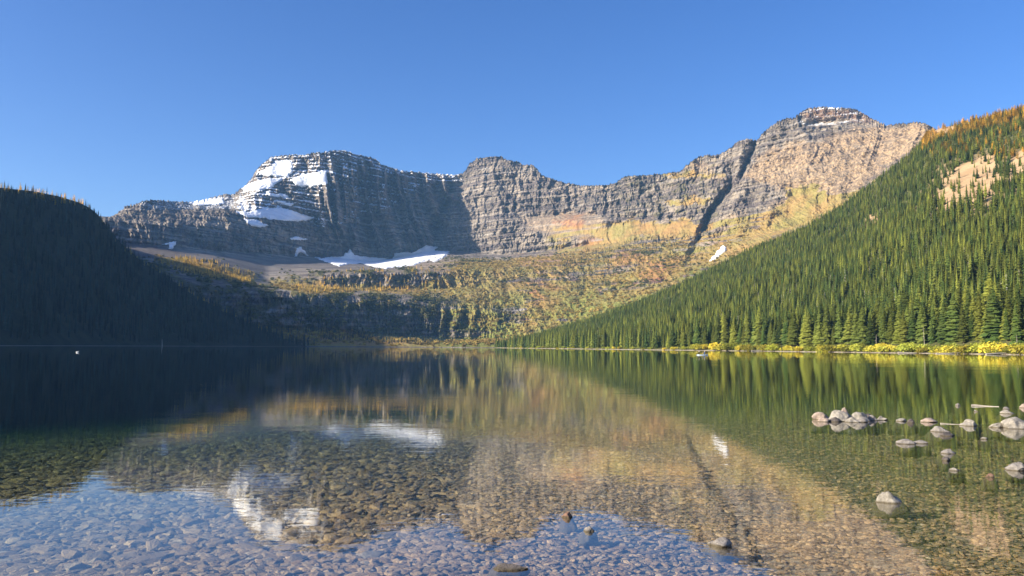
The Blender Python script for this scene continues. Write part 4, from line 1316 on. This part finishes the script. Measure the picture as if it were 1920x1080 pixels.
for x in (-.75, .75):
    V = [(x - .12, -.4, .24), (x + .12, -.4, .24), (x + .12, .4, .24), (x - .12, .4, .24), (x - .12, -.4, .28), (x + .12, -.4, .28), (x + .12, .4, .28), (x - .12, .4, .28)]
    link('thwart', make_mesh('thwart', V, [(0, 3, 2, 1), (4, 5, 6, 7), (0, 1, 5, 4), (1, 2, 6, 5), (2, 3, 7, 6), (3, 0, 4, 7)], M['seat']), boat)
for dx, sh, lab in ((-.85, M['dkshirt'], 'person in a dark jacket and pale hat in the left end of the boat'), (.75, M['navy'], 'person in a blue jacket and pale hat in the right end of the boat')):
    skin_person(sh, M['skin'], M['hatw'], None, (bxp + dx, byp + dx * .12, .28), math.pi / 2 + .12, None, lab)
    V = []; 
    pm = log_mesh(2.0, .025, 5)
    p = link('paddle', pm, loc=(bxp + dx - .35, byp - .05, .42), rot=(0, .45, .9)); tag(p, 'paddle held by the ' + ('dark jacketed' if dx < 0 else 'blue jacketed') + ' person in the boat', 'paddle', 'paddles held in the boat')
    blade = make_mesh('blade', [(-1.05, -.09, -.01), (-.75, -.09, -.01), (-.75, .09, -.01), (-1.05, .09, -.01), (-1.05, -.09, .01), (-.75, -.09, .01), (-.75, .09, .01), (-1.05, .09, .01)], [(0, 3, 2, 1), (4, 5, 6, 7), (0, 1, 5, 4), (1, 2, 6, 5), (2, 3, 7, 6), (3, 0, 4, 7)], M['hatw'])
    link('blade', blade, p)

M['feather'] = simple('white_feathers', (.85, .85, .85), .7, .05)
M['beak'] = simple('yellow_beak', (.6, .4, .05), .6, .1)
gx, gy = on_plane(145, 661)
bird = bpy.data.objects.new('gull', None); COL.objects.link(bird); bird.location = (gx, gy, 0); bird.scale = (1.5, 1.5, 1.5)
tag(bird, 'white gull floating alone on the dark shaded water at far left', 'bird')
def lathe(prof, n, mat, name, ang=0.0):
    V = []; F = []
    for x, r, z in prof:
        for i in range(n): V.append((x, r * math.cos(6.283 * i / n), z + r * .8 * math.sin(6.283 * i / n)))
    for s in range(len(prof) - 1):
        for i in range(n): F.append((s * n + i, s * n + (i + 1) % n, (s + 1) * n + (i + 1) % n, (s + 1) * n + i))
    return make_mesh(name, V, F, mat, True)
link('body', lathe([(-.24, .005, .12), (-.14, .07, .09), (0, .10, .06), (.1, .09, .07), (.15, .05, .13), (.18, .045, .19), (.21, .05, .22), (.25, .03, .21), (.27, .004, .2)], 10, M['feather'], 'body'), bird)
link('beak', lathe([(.26, .014, .205), (.33, .003, .195)], 6, M['beak'], 'beak'), bird)

# ------------------------------------------------------------------ the air
if HAZE:
    t = NT('air_haze')
    pv = t.n('VolumePrincipled'); pv.inputs['Color'].default_value = (.26, .56, 1.0, 1); pv.inputs['Density'].default_value = HAZE
    pv.inputs['Anisotropy'].default_value = 0.0
    t.t.links.new(pv.outputs[0], t.out.inputs['Volume'])
    x0, x1, y0, y1, z0, z1 = -3500, 3500, -400, 5800, -33, 1150
    V = [(x0, y0, z0), (x1, y0, z0), (x1, y1, z0), (x0, y1, z0), (x0, y0, z1), (x1, y0, z1), (x1, y1, z1), (x0, y1, z1)]
    hz = link('haze', make_mesh('haze', V, [(0, 3, 2, 1), (4, 5, 6, 7), (0, 1, 5, 4), (1, 2, 6, 5), (2, 3, 7, 6), (3, 0, 4, 7)], t.m))
    tag(hz, 'thin blue air between the camera and the far cliffs', kind='stuff')
